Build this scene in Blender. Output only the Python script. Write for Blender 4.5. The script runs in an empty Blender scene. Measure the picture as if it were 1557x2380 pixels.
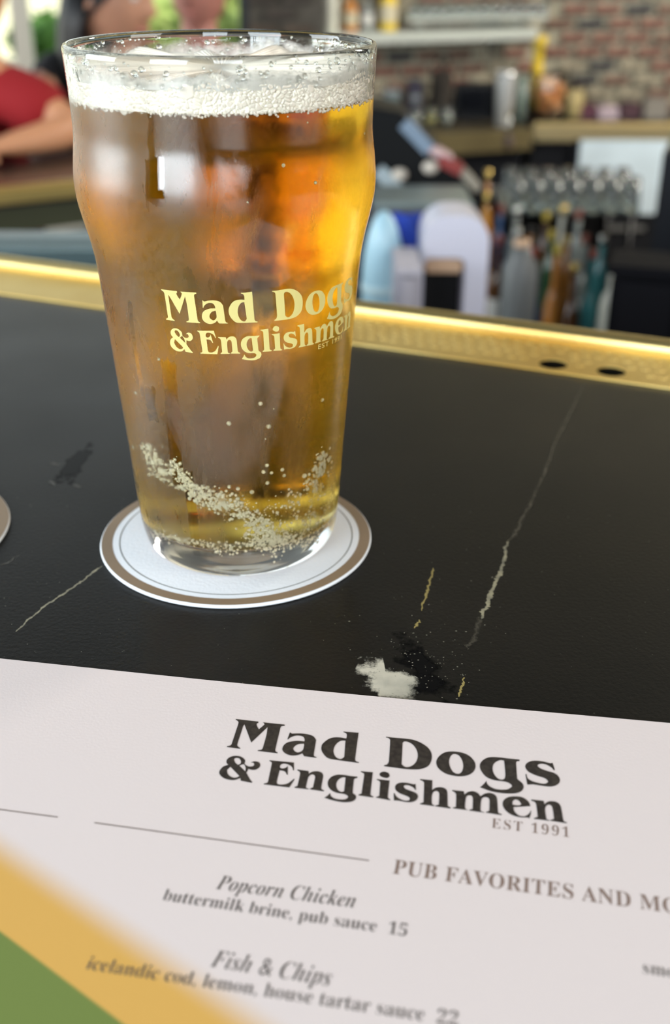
import bpy, bmesh, math, random
import numpy as np
from mathutils import Vector, Matrix, Quaternion
sc = bpy.context.scene
C = sc.collection
R = math.radians
random.seed(7)
# ---------------------------------------------------------------- camera
CAM = Vector((0, 0, .20105)); PITCH = 27.33; ROLL = .15; FPX = 2615.5
cd = bpy.data.cameras.new('camera'); cam = bpy.data.objects.new('camera', cd); C.objects.link(cam); sc.camera = cam
_p, _r = R(PITCH), R(ROLL)
FW = Vector((0, math.cos(_p), -math.sin(_p))); _rt = Vector((1, 0, 0)); _up = _rt.cross(FW)
RT = math.cos(_r)*_rt + math.sin(_r)*_up; UP = -math.sin(_r)*_rt + math.cos(_r)*_up
cam.matrix_world = Matrix(((RT.x, UP.x, -FW.x, CAM.x), (RT.y, UP.y, -FW.y, CAM.y), (RT.z, UP.z, -FW.z, CAM.z), (0, 0, 0, 1)))
cd.sensor_fit = 'VERTICAL'; cd.sensor_height = 36; cd.lens = FPX/2380*36
cd.clip_start = .01; cd.clip_end = 200
cd.dof.use_dof = True; cd.dof.focus_distance = .338; cd.dof.aperture_fstop = cd.lens/4.2
def pt(px, py, Y):                       # real place of something seen at px, py and Y metres ahead
    d = FW + RT*((px-778.5)/FPX) - UP*((py-1190)/FPX)
    return CAM + d*(Y/d.y)
def onz(px, py, z=0):
    d = FW + RT*((px-778.5)/FPX) - UP*((py-1190)/FPX)
    return CAM + d*((z-CAM.z)/d.z)
# ---------------------------------------------------------------- world, lamps, exposure
w = bpy.data.worlds.new('sky'); sc.world = w; w.use_nodes = True
nt = w.node_tree; bg = nt.nodes['Background']
tc = nt.nodes.new('ShaderNodeTexCoord'); sp = nt.nodes.new('ShaderNodeSeparateXYZ'); cr = nt.nodes.new('ShaderNodeValToRGB')
nt.links.new(tc.outputs['Generated'], sp.inputs[0]); nt.links.new(sp.outputs['Z'], cr.inputs[0]); nt.links.new(cr.outputs[0], bg.inputs[0])
cr.color_ramp.elements[0].color = (.95, .97, .86, 1); cr.color_ramp.elements[1].color = (.62, .80, 1, 1); cr.color_ramp.elements[1].position = .7
bg.inputs[1].default_value = 1.7
def area(name, loc, to, sx, sy, power, col):
    l = bpy.data.lights.new(name, 'AREA'); l.shape = 'RECTANGLE'; l.size = sx; l.size_y = sy; l.energy = power; l.color = col
    o = bpy.data.objects.new(name, l); C.objects.link(o); o.location = loc
    o.rotation_euler = (Vector(to)-Vector(loc)).to_track_quat('-Z', 'Y').to_euler()
    return o
area('assumed_daylight_front', (-1.45, -1.9, .70), (0, .4, .05), 1.3, 1.3, 82, (.84, .93, 1))  # unseen lamp for assumed daylight behind the camera; no window is built there
area('assumed_daylight_middle', (.45, -2.4, .85), (0, .4, .05), 1.0, 1.1, 48, (.84, .93, 1))  # unseen lamp added and sized for the glass reflection, its window only assumed
area('assumed_daylight_left', (-3.1, .35, .6), (0, .5, 0), 1.7, 1.3, 88, (.90, .96, 1))  # lamp added to set the left highlight on the glass; assumed window, solid wall
area('added_light_right', (2.6, -.6, 1.0), (0, .4, .0), 1.4, 1.0, 40, (1, .93, .85))  # unseen warm lamp added to light the bar from the right, no window
area('wall_fill_light', (2.5, 2.7, 1.4), (.7, 4.2, -.2), 1.2, .8, 95, (1, .93, .82))  # unseen lamp added to brighten the brick wall from the side
sun = bpy.data.lights.new('sun', 'SUN'); sun.energy = 4.5; sun.angle = .01; sun.color = (1, .95, .82)
so = bpy.data.objects.new('sun', sun); C.objects.link(so); so.rotation_euler = (R(38), R(-12), R(0))
sc.view_settings.view_transform = 'Standard'; sc.view_settings.look = 'None'
sc.view_settings.exposure = 0; sc.view_settings.gamma = 1; sc.view_settings.use_curve_mapping = False
cy = sc.cycles
cy.max_bounces = 20; cy.transmission_bounces = 18; cy.glossy_bounces = 6; cy.diffuse_bounces = 4; cy.transparent_max_bounces = 16; cy.volume_bounces = 0
cy.sample_clamp_indirect = 40; cy.blur_glossy = .3; cy.use_denoising = True
# ---------------------------------------------------------------- helpers
MATS = {}
def mat(name, col, rough=.5, metal=0, noise=0, nscale=20, bump=0, bscale=60, trans=0, ior=1.45, emit=None, coat=0, sss=0, spec=.5, col2=None):
    if name in MATS: return MATS[name]
    m = bpy.data.materials.new(name); m.use_nodes = True; n = m.node_tree; b = n.nodes['Principled BSDF']
    b.inputs['Base Color'].default_value = (*col, 1); b.inputs['Roughness'].default_value = rough; b.inputs['Metallic'].default_value = metal
    b.inputs['Transmission Weight'].default_value = trans; b.inputs['IOR'].default_value = ior; b.inputs['Coat Weight'].default_value = coat
    b.inputs['Specular IOR Level'].default_value = spec
    if sss: b.inputs['Subsurface Weight'].default_value = sss; b.inputs['Subsurface Scale'].default_value = .002
    if emit: b.inputs['Emission Color'].default_value = (*emit[0], 1); b.inputs['Emission Strength'].default_value = emit[1]
    if noise or bump:
        t = n.nodes.new('ShaderNodeTexCoord')
    if noise:
        nz = n.nodes.new('ShaderNodeTexNoise'); nz.inputs['Scale'].default_value = nscale; nz.inputs['Detail'].default_value = 6
        n.links.new(t.outputs['Object'], nz.inputs['Vector'])
        mx = n.nodes.new('ShaderNodeMix'); mx.data_type = 'RGBA'
        c2 = col2 or tuple(c*(1-noise) for c in col)
        mx.inputs[6].default_value = (*col, 1); mx.inputs[7].default_value = (*c2, 1)
        cr_ = n.nodes.new('ShaderNodeValToRGB'); cr_.color_ramp.elements[0].position = .35; cr_.color_ramp.elements[1].position = .65
        n.links.new(nz.outputs['Fac'], cr_.inputs[0]); n.links.new(cr_.outputs[0], mx.inputs[0]); n.links.new(mx.outputs[2], b.inputs['Base Color'])
    if bump:
        nb = n.nodes.new('ShaderNodeTexNoise'); nb.inputs['Scale'].default_value = bscale; nb.inputs['Detail'].default_value = 5
        n.links.new(t.outputs['Object'], nb.inputs['Vector'])
        bp = n.nodes.new('ShaderNodeBump'); bp.inputs['Strength'].default_value = bump; bp.inputs['Distance'].default_value = .001
        n.links.new(nb.outputs['Fac'], bp.inputs['Height']); n.links.new(bp.outputs[0], b.inputs['Normal'])
    MATS[name] = m; return m
class MB:
    def __init__(s): s.v = []; s.f = []; s.sm = []
    def add(s, vs, fs, smooth=False, M=None):
        k = len(s.v)
        s.v += [tuple(M @ Vector(v)) if M else tuple(v) for v in vs]
        s.f += [tuple(i+k for i in f) for f in fs]; s.sm += [smooth]*len(fs)
        return s
    def box(s, c, d, M=None, ch=0):
        x, y, z = [q/2 for q in d]; cx, cy_, cz = c
        if ch <= 0:
            vs = [(cx+a*x, cy_+b*y, cz+e*z) for a in (-1, 1) for b in (-1, 1) for e in (-1, 1)]
            fs = [(0, 1, 3, 2), (4, 6, 7, 5), (0, 4, 5, 1), (2, 3, 7, 6), (0, 2, 6, 4), (1, 5, 7, 3)]
            return s.add(vs, fs, False, M)
        bm = bmesh.new(); bmesh.ops.create_cube(bm, size=1)
        bmesh.ops.scale(bm, vec=d, verts=bm.verts); bmesh.ops.translate(bm, vec=c, verts=bm.verts)
        bmesh.ops.bevel(bm, geom=bm.edges[:], offset=ch, segments=2, affect='EDGES')
        bm.verts.index_update(); s.add([v.co[:] for v in bm.verts], [[v.index for v in f.verts] for f in bm.faces], False, M); bm.free()
        return s
    def lathe(s, prof, n=24, c=(0, 0, 0), M=None, smooth=True):
        vs, fs = [], []
        for r, z in prof:
            for i in range(n):
                a = 2*math.pi*i/n; vs.append((c[0]+r*math.cos(a), c[1]+r*math.sin(a), c[2]+z))
        m = len(prof)
        for j in range(m-1):
            for i in range(n):
                k = (i+1) % n; fs.append((j*n+i, j*n+k, (j+1)*n+k, (j+1)*n+i))
        if prof[0][0] > 1e-6: fs.append(tuple(range(n))[::-1])
        if prof[-1][0] > 1e-6: fs.append(tuple((m-1)*n+i for i in range(n)))
        return s.add(vs, fs, smooth, M)
    def tube(s, pts, r, n=10):
        pts = [Vector(p) for p in pts]; rs = r if isinstance(r, (list, tuple)) else [r]*len(pts)
        vs, fs = [], []
        for i, p in enumerate(pts):
            t = (pts[min(i+1, len(pts)-1)]-pts[max(i-1, 0)]).normalized()
            u = t.cross(Vector((0, 0, 1)) if abs(t.z) < .9 else Vector((1, 0, 0))).normalized(); v = t.cross(u)
            for k in range(n):
                a = 2*math.pi*k/n; vs.append(p+rs[i]*(math.cos(a)*u+math.sin(a)*v))
        for i in range(len(pts)-1):
            for k in range(n):
                l = (k+1) % n; fs.append((i*n+k, i*n+l, (i+1)*n+l, (i+1)*n+k))
        fs.append(tuple(range(n))[::-1]); fs.append(tuple((len(pts)-1)*n+k for k in range(n)))
        return s.add(vs, fs, True)
    def sphere(s, c, r, seg=10, ring=6):
        rx, ry, rz = r if isinstance(r, (list, tuple)) else (r, r, r)
        vs = [(c[0], c[1], c[2]-rz)]; fs = []
        for j in range(1, ring):
            th = -math.pi/2+math.pi*j/ring
            for i in range(seg):
                a = 2*math.pi*i/seg; vs.append((c[0]+rx*math.cos(th)*math.cos(a), c[1]+ry*math.cos(th)*math.sin(a), c[2]+rz*math.sin(th)))
        vs.append((c[0], c[1], c[2]+rz)); L = len(vs)-1
        for i in range(seg):
            k = (i+1) % seg; fs.append((0, 1+k, 1+i)); fs.append((L, 1+(ring-2)*seg+i, 1+(ring-2)*seg+k))
            for j in range(ring-2): fs.append((1+j*seg+i, 1+j*seg+k, 1+(j+1)*seg+k, 1+(j+1)*seg+i))
        return s.add(vs, fs, True)
    def build(s, name, m, parent=None, loc=None, rotz=0, bevel=0, fix=True):
        me = bpy.data.meshes.new(name); me.from_pydata([tuple(v) for v in s.v], [], s.f); me.update()
        me.polygons.foreach_set('use_smooth', s.sm)
        if fix:
            bm = bmesh.new(); bm.from_mesh(me); bmesh.ops.recalc_face_normals(bm, faces=bm.faces[:]); bm.to_mesh(me); bm.free()
        if m: me.materials.append(m)
        o = bpy.data.objects.new(name, me); C.objects.link(o)
        if parent: o.parent = parent
        if loc is not None: o.location = loc
        if rotz: o.rotation_euler.z = rotz
        if bevel:
            b = o.modifiers.new('bevel', 'BEVEL'); b.width = bevel; b.segments = 2
        return o
def tag(o, label=None, cat=None, group=None, kind=None):
    if label: o['label'] = label
    if cat: o['category'] = cat
    if group: o['group'] = group
    if kind: o['kind'] = kind
    return o
def empty(name, loc=(0, 0, 0), rz=0):
    o = bpy.data.objects.new(name, None); C.objects.link(o); o.location = loc; o.rotation_euler.z = rz; o.empty_display_size = .02
    return o
def part(o, parent): o.parent = parent; return o
def copy_tree(o, parent=None):
    c = o.copy(); C.objects.link(c); c.parent = parent
    for ch in list(o.children): copy_tree(ch, c)
    return c
# shared materials
M_slate = None
steel = mat('brushed_steel', (.62, .64, .62), .28, 1, bump=.15)
black = mat('black_plastic', (.012, .012, .013), .35)
blackmetal = mat('black_metal', (.01, .01, .011), .3, .4)
clear = mat('clear_glass', (.96, .98, .97), .02, trans=1)
# ================================================================ the setting
FLOOR = -1.07; CEIL = 2.6
def struct(o): o['kind'] = 'structure'; return o
mb = MB(); mb.box((0, 1.2, FLOOR-.05), (7.4, 8.4, .1)); struct(mb.build('floor', mat('dark_floor', (.05, .04, .032), .5, noise=.3, nscale=6)))
mb = MB(); mb.box((0, 1.2, CEIL+.05), (7.4, 8.4, .1)); struct(mb.build('ceiling', mat('dark_ceiling', (.05, .046, .04), .8, noise=.2)))
wallpaint = mat('dark_wall_paint', (.07, .062, .054), .7, noise=.25, nscale=4)
mb = MB(); mb.box((3.4, 1.2, .76), (.12, 8.0, 3.7)); struct(mb.build('wall_right', wallpaint))
mb = MB(); mb.box((0, -2.75, .76), (6.9, .12, 3.7)); struct(mb.build('wall_front', wallpaint))
mb = MB(); mb.box((-3.4, -1.1, .76), (.12, 3.2, 3.7)); struct(mb.build('wall_left', wallpaint))
mortar = mat('mortar', (.50, .46, .34), .9, noise=.35, nscale=9, bump=.5)
brk = [mat('brick_red', (.26, .125, .09), .85, noise=.4, nscale=30, bump=.6), mat('brick_brown', (.21, .12, .085), .85, noise=.4, nscale=30, bump=.6),
       mat('brick_dark', (.06, .056, .058), .85, noise=.3, nscale=30, bump=.6), mat('brick_tan', (.36, .31, .22), .85, noise=.3, nscale=30, bump=.6)]
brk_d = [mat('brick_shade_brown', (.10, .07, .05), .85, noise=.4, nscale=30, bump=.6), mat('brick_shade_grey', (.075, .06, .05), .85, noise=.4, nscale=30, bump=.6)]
BW, BH, BD = .094, .030, .022
bm_cache = {}
def brick_mesh(m):
    if m.name not in bm_cache:
        q = MB(); q.box((0, 0, 0), (BW, BD, BH), ch=.003); o = q.build('brick', m); bm_cache[m.name] = o.data; bpy.data.objects.remove(o)
    return bm_cache[m.name]
def bricks(wall, org, ang, length, z0, z1, ms, wts, rnd):
    u = Vector((math.cos(ang), math.sin(ang), 0)); nrm = Vector((math.sin(ang), -math.cos(ang), 0))
    n = 0; z = z0+BH/2; row = 0
    while z < z1:
        x = (BW+.021)*(.5 if row % 2 else 0)+BW/2
        while x+BW/2 < length:
            o = bpy.data.objects.new('brick', brick_mesh(rnd.choices(ms, wts)[0])); C.objects.link(o); o.parent = wall
            p = org+u*x+nrm*(rnd.uniform(.001, .006)); o.location = (p.x, p.y, z+rnd.uniform(-.001, .001)); o.rotation_euler = (0, rnd.uniform(-.01, .01), ang+rnd.uniform(-.01, .01))
            x += BW+.021; n += 1
        z += BH+.0185; row += 1
    return n
rnd = random.Random(3)
Cc = pt(1252, 280, 4.5); Cc.z = 0                                    # inner corner of the two brick walls
A2 = R(20)
# wall_back faces the camera to the right of the corner, wall_side comes forward to the left of it
mb = MB(); mb.box((1.15, .06, .765), (2.3, .1, 3.67)); wb = struct(mb.build('wall_back', mortar)); wb.location = (Cc.x, Cc.y, 0)
n1 = bricks(wb, Vector((0, 0, 0)), 0, 1.10, -.60, .16, brk, (5, 3, 2, 2), rnd)
ux = Vector((math.cos(A2), math.sin(A2), 0)); LS = .86
mb = MB(); mb.box((-LS/2, .05, .765), (LS, .08, 3.67)); ws = struct(mb.build('wall_side', mortar)); ws.location = (Cc.x, Cc.y, 0); ws.rotation_euler.z = A2
n2 = bricks(ws, Vector((-LS, 0, 0)), 0, LS-.01, -.60, .12, brk, (4, 3, 2, 3), rnd)
# brick pillar, its shade put into darker brick and mortar colours
pa, pb_ = pt(578, 50, 4.0), pt(752, 50, 4.0)
PW = pb_.x-pa.x
mb = MB(); mb.box((PW/2, .2, .765), (PW, .4, 3.67)); wp = struct(mb.build('wall_pillar', mat('mortar_shade', (.09, .08, .065), .9, noise=.3))); wp.location = (pa.x, 4.0, 0)
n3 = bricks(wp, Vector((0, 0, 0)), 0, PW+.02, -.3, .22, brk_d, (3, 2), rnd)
# window frames
fr = mat('window_frame_beige', (.62, .56, .46), .5); frd = mat('window_frame_dark', (.03, .033, .036), .4)
w1 = struct(empty('window_1', (0, 4.45, 0)))
def post(px0, px1, m, nm='frame_post', z0=FLOOR, z1=CEIL):
    a, b = pt(px0, 60, 4.45).x, pt(px1, 60, 4.45).x
    q = MB(); q.box(((a+b)/2, 0, (z0+z1)/2), (b-a, .08, z1-z0)); return q.build(nm, m, w1)
post(34, 66, fr); post(558, 582, frd)
q = MB(); q.box((-1.9, 0, -.62), (3.0, .1, .12)); q.build('sill', fr, w1)
q = MB(); q.box((-1.9, 0, FLOOR+.19), (3.0, .06, .4)); q.build('apron_panel', fr, w1)
q = MB(); q.box((-2.0, 0, 1.1), (3.0, .06, .06)); q.build('transom', fr, w1)
q = MB(); q.box((-2.0, 0, .75), (.05, .06, 3.6)); q.build('frame_post', fr, w1)
# ---------------------------------------------------------------- outdoors, beyond the window
mb = MB(); mb.box((-4, 15, FLOOR-.25), (40, 18.4, .1)); tag(mb.build('pavement', mat('sunny_pavement', (.62, .60, .5), .9, noise=.2, nscale=2)), kind='structure')
leafy = mat('hedge_leaves', (.13, .30, .05), .7, noise=.5, nscale=5)
leafy2 = mat('tree_leaves', (.46, .58, .16), .7, noise=.5, nscale=4)
def bush(c, r, label, m, name='shrub', cnt=420, group=None, trunk=False):
    e = empty(name, (c[0], c[1], FLOOR-.2)); rr = random.Random(int(c[0]*100)); h = c[2]-(FLOOR-.2)
    q = MB()
    for i in range(cnt):
        a, b_ = rr.uniform(0, 6.283), rr.uniform(-1, 1); k = rr.uniform(.75, 1.05); s_ = math.sqrt(1-b_*b_)
        p = Vector((r[0]*s_*math.cos(a)*k, r[1]*s_*math.sin(a)*k, h+r[2]*b_*k)); l = rr.uniform(.05, .1)
        d1 = Vector((rr.uniform(-1, 1), rr.uniform(-1, 1), rr.uniform(-1, 1))).normalized(); d2 = d1.orthogonal().normalized()
        q.add([p-d1*l, p+d2*l*.5, p+d1*l, p-d2*l*.5], [(0, 1, 2, 3)])
    fo = q.build('foliage', m, e, fix=False); fo['kind'] = 'stuff'
    q = MB(); q.sphere((0, 0, h), tuple(k*.82 for k in r), 16, 10); q.build('inner_foliage', m, e)
    q = MB(); q.tube([(0, 0, 0), (.02, 0, h*.5), (0, .02, h)], [.06, .05, .03], 8); q.build('trunk', mat('bark', (.10, .07, .05), .9), e)
    tag(e, label, 'shrub' if name == 'shrub' else 'tree', group); return e
p = pt(135, 95, 8.0); bush((p.x, 8.0, p.z), (.30, .3, .14), 'rounded green shrub outside behind the leftmost window pane', leafy)
p = pt(375, 60, 9.0); bush((p.x, 9.0, p.z+.05), (.30, .3, .36), 'pale green sunlit shrub seen between the two heads at the window', leafy2)
p = pt(535, 20, 8.0); bush((p.x, 8.0, p.z), (.20, .25, .45), 'yellow-green tree beside the dark window jamb outdoors', leafy2, 'tree')
p = pt(20, 40, 10.0); bush((p.x-.3, 10.0, p.z+.2), (.25, .3, .2), 'green tree outside at the far left window edge', leafy, 'tree')
q = MB(); q.box((-4.5, 15, .1), (9, .4, 2.6)); bd = empty('building', (0, 0, 0)); q.build('wall', mat('cream_wall', (.84, .80, .58), .9, noise=.1), bd)
for x in (-6.2, -4.8, -3.4, -2.0):
    q = MB(); q.box((x, 14.78, .35), (.6, .06, .8)); wv = q.build('window', mat('dark_pane_glass', (.08, .11, .12), .1), bd)  # panes in one even dark glass colour
q = MB(); q.box((-4.5, 14.9, 1.5), (9.4, .8, .15)); q.build('roof', mat('roof_brown', (.25, .2, .15), .8), bd)
tag(bd, 'cream building across the sunny street beyond the window', 'building')
# ================================================================ the bar with its slate top and brass rail
LOGO = "-90,1336! 578,1330! 590,1280! 552,1233 576,1145 671,990! 776,1231 750,1288 709,1322! 1348,1326! 1351,1278! 1270,1237 1254,1163! 1319,210 1347,138 1412,96! 1413,64! 857,71! 855,105! 946,144 965,224! 940,767 893,1140! 597,392! 215,1143! 199,1079! 234,250 276,161 360,102! 360,75! -22,85! -24,123! 59,171 77,222! 38,1152 9,1240 -78,1301!;1564,1018! 1629,966! 1852,1016 2086,1013 2247,950 2348,812! 2401,189 2430,119 2506,88! 2481,64! 2156,71! 2085,183! 1974,89 1789,43 1611,112 1506,256 1520,461 1623,595 1836,683 2041,694! 2036,757 1980,877 1872,915 1744,892 1630,802 1571,688! 1555,724!/2046,600! 1912,556 1832,465 1796,358 1832,263 1935,199 2010,232 2072,331 2065,532!;3038,1311! 3145,1312! 3465,1334! 3542,216 3572,123 3675,80! 3663,54! 2913,81 2776,131 2643,281 2565,443 2552,643 2632,837 2756,975 2944,1034 3168,1021! 3162,1163 3123,1248 3042,1286!/3159,929! 3033,894 2941,763 2899,577 2918,379 3006,196 3131,127 3190,154 3241,237!;4254,1293! 4433,1286! 4805,1301 5031,1282 5265,1177 5468,995 5571,783 5595,533 5554,303 5459,175 5307,80 5096,37 4918,25! 4356,42! 4359,86! 4434,133 4464,250! 4384,1153 4336,1234 4248,1262!/4736,1098 4774,1169 4875,1175 5015,1089 5136,907 5209,663 5200,407 5129,228 5014,124 4907,119 4816,200! 4739,1069!;5969,925 6184,983 6422,962 6612,853 6751,653 6791,437 6750,238 6627,80 6439,-7 6227,-17 6009,39 5835,186 5747,364 5738,558 5819,770/6210,882 6323,831 6418,650 6464,435 6456,241 6404,109 6308,78 6205,142 6119,319 6071,533 6086,732 6131,839;7956,950! 7952,890! 7884,862 7864,800! 7913,179 7940,119 8052,-2 8089,-147 8051,-292 7947,-398 7767,-459 7536,-483 7320,-471 7168,-435! 6961,-358! 7048,-216 7119,-64! 7129,-164 7210,-277 7364,-350 7530,-351 7678,-308 7774,-203 7780,-126 7685,-41 7550,-13 7416,-17 7246,10 7090,98 6970,272 6907,472 6930,662 7033,828 7184,922 7408,948 7649,945!/7516,840 7430,836 7314,730 7256,586 7253,401 7303,227 7394,88 7497,41 7579,94 7599,253 7566,641! 7542,837!;8840,972! 8900,691! 8875,665! 8815,768 8679,863 8559,882 8458,830 8450,757 8545,668 8714,606 8883,557 8992,446 9034,299 9000,153 8900,46 8751,-10 8519,-8 8336,3! 8186,-34! 8127,377! 8152,389! 8189,227 8300,131 8468,84 8618,73 8709,139 8717,218 8633,305 8447,363 8260,447 8157,560 8116,711 8167,853 8285,949 8439,987 8610,979 8789,941!;334,-234 476,-253 608,-371 625,-509! 681,-563 783,-601 876,-566 894,-500 852,-431 777,-439! 863,-373 984,-382 1053,-472 1052,-599 976,-700 863,-720 786,-696! 763,-863! 934,-1117 1011,-1197! 1002,-1227! 695,-1196! 661,-1092! 543,-1186 384,-1214 202,-1160 72,-1034 41,-902 88,-731 207,-634! 129,-532 127,-392 209,-282/364,-316 445,-336 514,-439 514,-541 459,-589! 372,-515 308,-398 318,-340/283,-696! 228,-844! 282,-985 382,-1079 490,-1109 580,-1069 608,-1014!/507,-614! 569,-557 623,-535! 696,-661 727,-819!;1261,-256! 1933,-235! 2001,-545! 1978,-549! 1921,-420 1803,-340 1682,-323 1608,-374 1595,-453 1618,-512 1691,-524 1764,-473 1797,-392! 1874,-754! 1848,-747! 1784,-646 1694,-612 1618,-612! 1643,-1066 1677,-1145 1780,-1163 1902,-1118 1982,-1031 2072,-868! 2088,-902! 2016,-1231! 1325,-1231! 1325,-1195! 1399,-1158 1415,-1082! 1351,-356 1315,-311 1266,-281!;2086,-496! 2388,-506! 2421,-612! 2484,-526 2607,-475 2728,-496 2804,-595 2822,-740 2847,-1100 2874,-1156 2946,-1191! 2927,-1225! 2566,-1210! 2575,-1172 2630,-1114! 2613,-727 2581,-646 2518,-620 2461,-667 2432,-771 2443,-1123 2470,-1179 2540,-1198! 2527,-1217! 2152,-1223! 2153,-1186! 2217,-1139! 2192,-652 2159,-571 2093,-533!;3724,-502! 3720,-552! 3667,-579 3643,-632! 3684,-1097 3703,-1165 3776,-1223 3808,-1324 3770,-1436 3669,-1505 3499,-1542 3305,-1530 3139,-1500! 2995,-1460! 3065,-1360 3115,-1257! 3146,-1358 3240,-1436 3388,-1456 3528,-1427 3596,-1349 3576,-1282 3496,-1237 3382,-1226 3249,-1209 3105,-1127 3005,-976 2979,-786 3047,-614 3195,-513 3374,-499 3541,-509!/3414,-591! 3341,-594 3256,-676 3211,-818 3223,-962 3286,-1095 3388,-1168 3462,-1124!;3776,-269! 4096,-255! 4154,-1109 4178,-1164 4250,-1199! 4236,-1232! 3857,-1221! 3859,-1185! 3924,-1138! 3883,-380 3852,-335 3780,-298!;4416,-178 4513,-223 4554,-315 4520,-407 4423,-417 4318,-369 4283,-288 4329,-205/4239,-506! 4579,-508! 4615,-1127 4639,-1193 4700,-1229! 4688,-1260! 4316,-1226! 4320,-1197! 4392,-1142! 4345,-622 4313,-567 4243,-537!;5274,-520! 5311,-754! 5292,-758! 5235,-672 5114,-608 5018,-613 4976,-669 5034,-755 5186,-812 5321,-872 5388,-979 5364,-1124 5264,-1224 5109,-1255 4964,-1241 4884,-1237! 4790,-1249! 4752,-972! 4772,-976! 4834,-1088 4956,-1173 5087,-1208 5178,-1169 5176,-1075 5064,-1012 4914,-956 4797,-857 4756,-720 4790,-605 4895,-533 5055,-517 5221,-546!;5373,-307! 5697,-299! 5726,-681! 5805,-583 5929,-533 6060,-563 6127,-694 6174,-1156 6195,-1222 6270,-1267! 6249,-1300! 5863,-1285! 5875,-1251! 5950,-1207! 5931,-824 5898,-723 5832,-699 5765,-758 5743,-905 5764,-1159 5786,-1225 5852,-1259! 5831,-1282! 5468,-1276! 5472,-1245! 5553,-1184! 5493,-445 5454,-378 5377,-343!;6247,-590! 6550,-584! 6575,-711! 6654,-602 6776,-540 6906,-585 6994,-704! 7087,-593 7210,-531 7337,-563 7415,-683 7464,-1176 7484,-1250 7574,-1285! 7549,-1316! 7161,-1294! 7176,-1257! 7245,-1214! 7235,-848 7202,-734 7111,-710 7042,-762 7017,-887 7024,-1227 7054,-1274 7134,-1285! 7108,-1303! 6736,-1290! 6751,-1254! 6820,-1211! 6805,-844 6771,-730 6698,-716 6638,-766 6619,-877 6621,-1167 6654,-1253 6717,-1276! 6709,-1281! 6318,-1281! 6323,-1250! 6391,-1211! 6363,-748 6325,-672 6249,-620!;8283,-849! 7853,-964! 7875,-1103 7967,-1229 8090,-1267 8194,-1215 8262,-1113 8303,-989! 8297,-1132! 8258,-1332! 8239,-1284! 8022,-1309 7810,-1257 7655,-1116 7577,-933 7596,-745 7716,-604 7893,-546 8072,-554 8218,-675/7824,-877! 7828,-744 7897,-665 7987,-703 8052,-823! 7974,-882;8296,-595! 8616,-592! 8635,-721! 8731,-598 8873,-565 8997,-618 9058,-765 9108,-1195 9134,-1267 9206,-1300! 9185,-1329! 8779,-1304! 8804,-1269! 8882,-1222! 8856,-931 8820,-754 8749,-714 8679,-779 8654,-914 8682,-1193 8700,-1267 8779,-1291! 8753,-1313! 8379,-1310! 8387,-1276! 8473,-1217! 8432,-796 8395,-684 8297,-635!"
bar = empty('bar_counter', (0, .3, 0)); tag(bar, 'near black slate bar top with brass drip rail and pale veins', 'bar counter')
RA = math.atan2(-.394, .919); RU = Vector((.919, -.394, 0)); RN = Vector((.394, .919, 0)); F0, F1 = .5455, .604
def slab(mbv, poly, z0, z1):
    n = len(poly); vs = [(x, y, z0) for x, y in poly]+[(x, y, z1) for x, y in poly]
    mbv.add(vs, [tuple(range(n))[::-1], tuple(range(n, 2*n))]+[(i, (i+1) % n, n+(i+1) % n, n+i) for i in range(n)]); return mbv
def childed(o, parent):
    o.parent = parent; o.matrix_parent_inverse = parent.matrix_basis.inverted(); return o
bar_inv = None
def slate():
    m = bpy.data.materials.new('black_slate'); m.use_nodes = True; n = m.node_tree; b = n.nodes['Principled BSDF']; L = n.links.new
    t = n.nodes.new('ShaderNodeTexCoord')
    def noise(s, d=5, vec=None):
        z = n.nodes.new('ShaderNodeTexNoise'); z.inputs['Scale'].default_value = s; z.inputs['Detail'].default_value = d; L(t.outputs['Object'], z.inputs['Vector']); return z.outputs['Fac']
    def ramp(src, p0, c0, p1, c1):
        r = n.nodes.new('ShaderNodeValToRGB'); r.color_ramp.elements[0].position = p0; r.color_ramp.elements[1].position = p1
        r.color_ramp.elements[0].color = (*c0, 1); r.color_ramp.elements[1].color = (*c1, 1); L(src, r.inputs[0]); return r.outputs[0]
    base = ramp(noise(9), .35, (.0062, .0062, .0058), .7, (.0115, .0100, .0082))
    speck = ramp(noise(900, 2), .72, (0, 0, 0), .80, (1, 1, 1)); speck2 = ramp(noise(60, 3), .45, (0, 0, 0), .6, (1, 1, 1))
    mu = n.nodes.new('ShaderNodeMath'); mu.operation = 'MULTIPLY'; L(speck, mu.inputs[0]); L(speck2, mu.inputs[1])
    mx = n.nodes.new('ShaderNodeMix'); mx.data_type = 'RGBA'; L(mu.outputs[0], mx.inputs[0]); L(base, mx.inputs[6]); mx.inputs[7].default_value = (.14, .13, .11, 1)
    L(mx.outputs[2], b.inputs['Base Color'])
    rr = n.nodes.new('ShaderNodeMapRange'); rr.inputs['To Min'].default_value = .34; rr.inputs['To Max'].default_value = .46; L(noise(14), rr.inputs['Value']); L(rr.outputs[0], b.inputs['Roughness'])
    bp = n.nodes.new('ShaderNodeBump'); bp.inputs['Strength'].default_value = .25; bp.inputs['Distance'].default_value = .0004; L(noise(700, 4), bp.inputs['Height']); L(bp.outputs[0], b.inputs['Normal'])
    b.inputs['Specular IOR Level'].default_value = .2
    return m
M_slate = slate()
def P2(u, v): q = RU*u+RN*v; return (q.x, q.y)
q = MB(); slab(q, [P2(-1.3, -.75), P2(1.0, -.75), P2(1.0, F0+.002), P2(-1.3, F0+.002)], -.04, 0); childed(q.build('worktop', M_slate, None), bar)
wood = mat('dark_stained_wood', (.03, .02, .014), .4, noise=.4, nscale=5)
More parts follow.
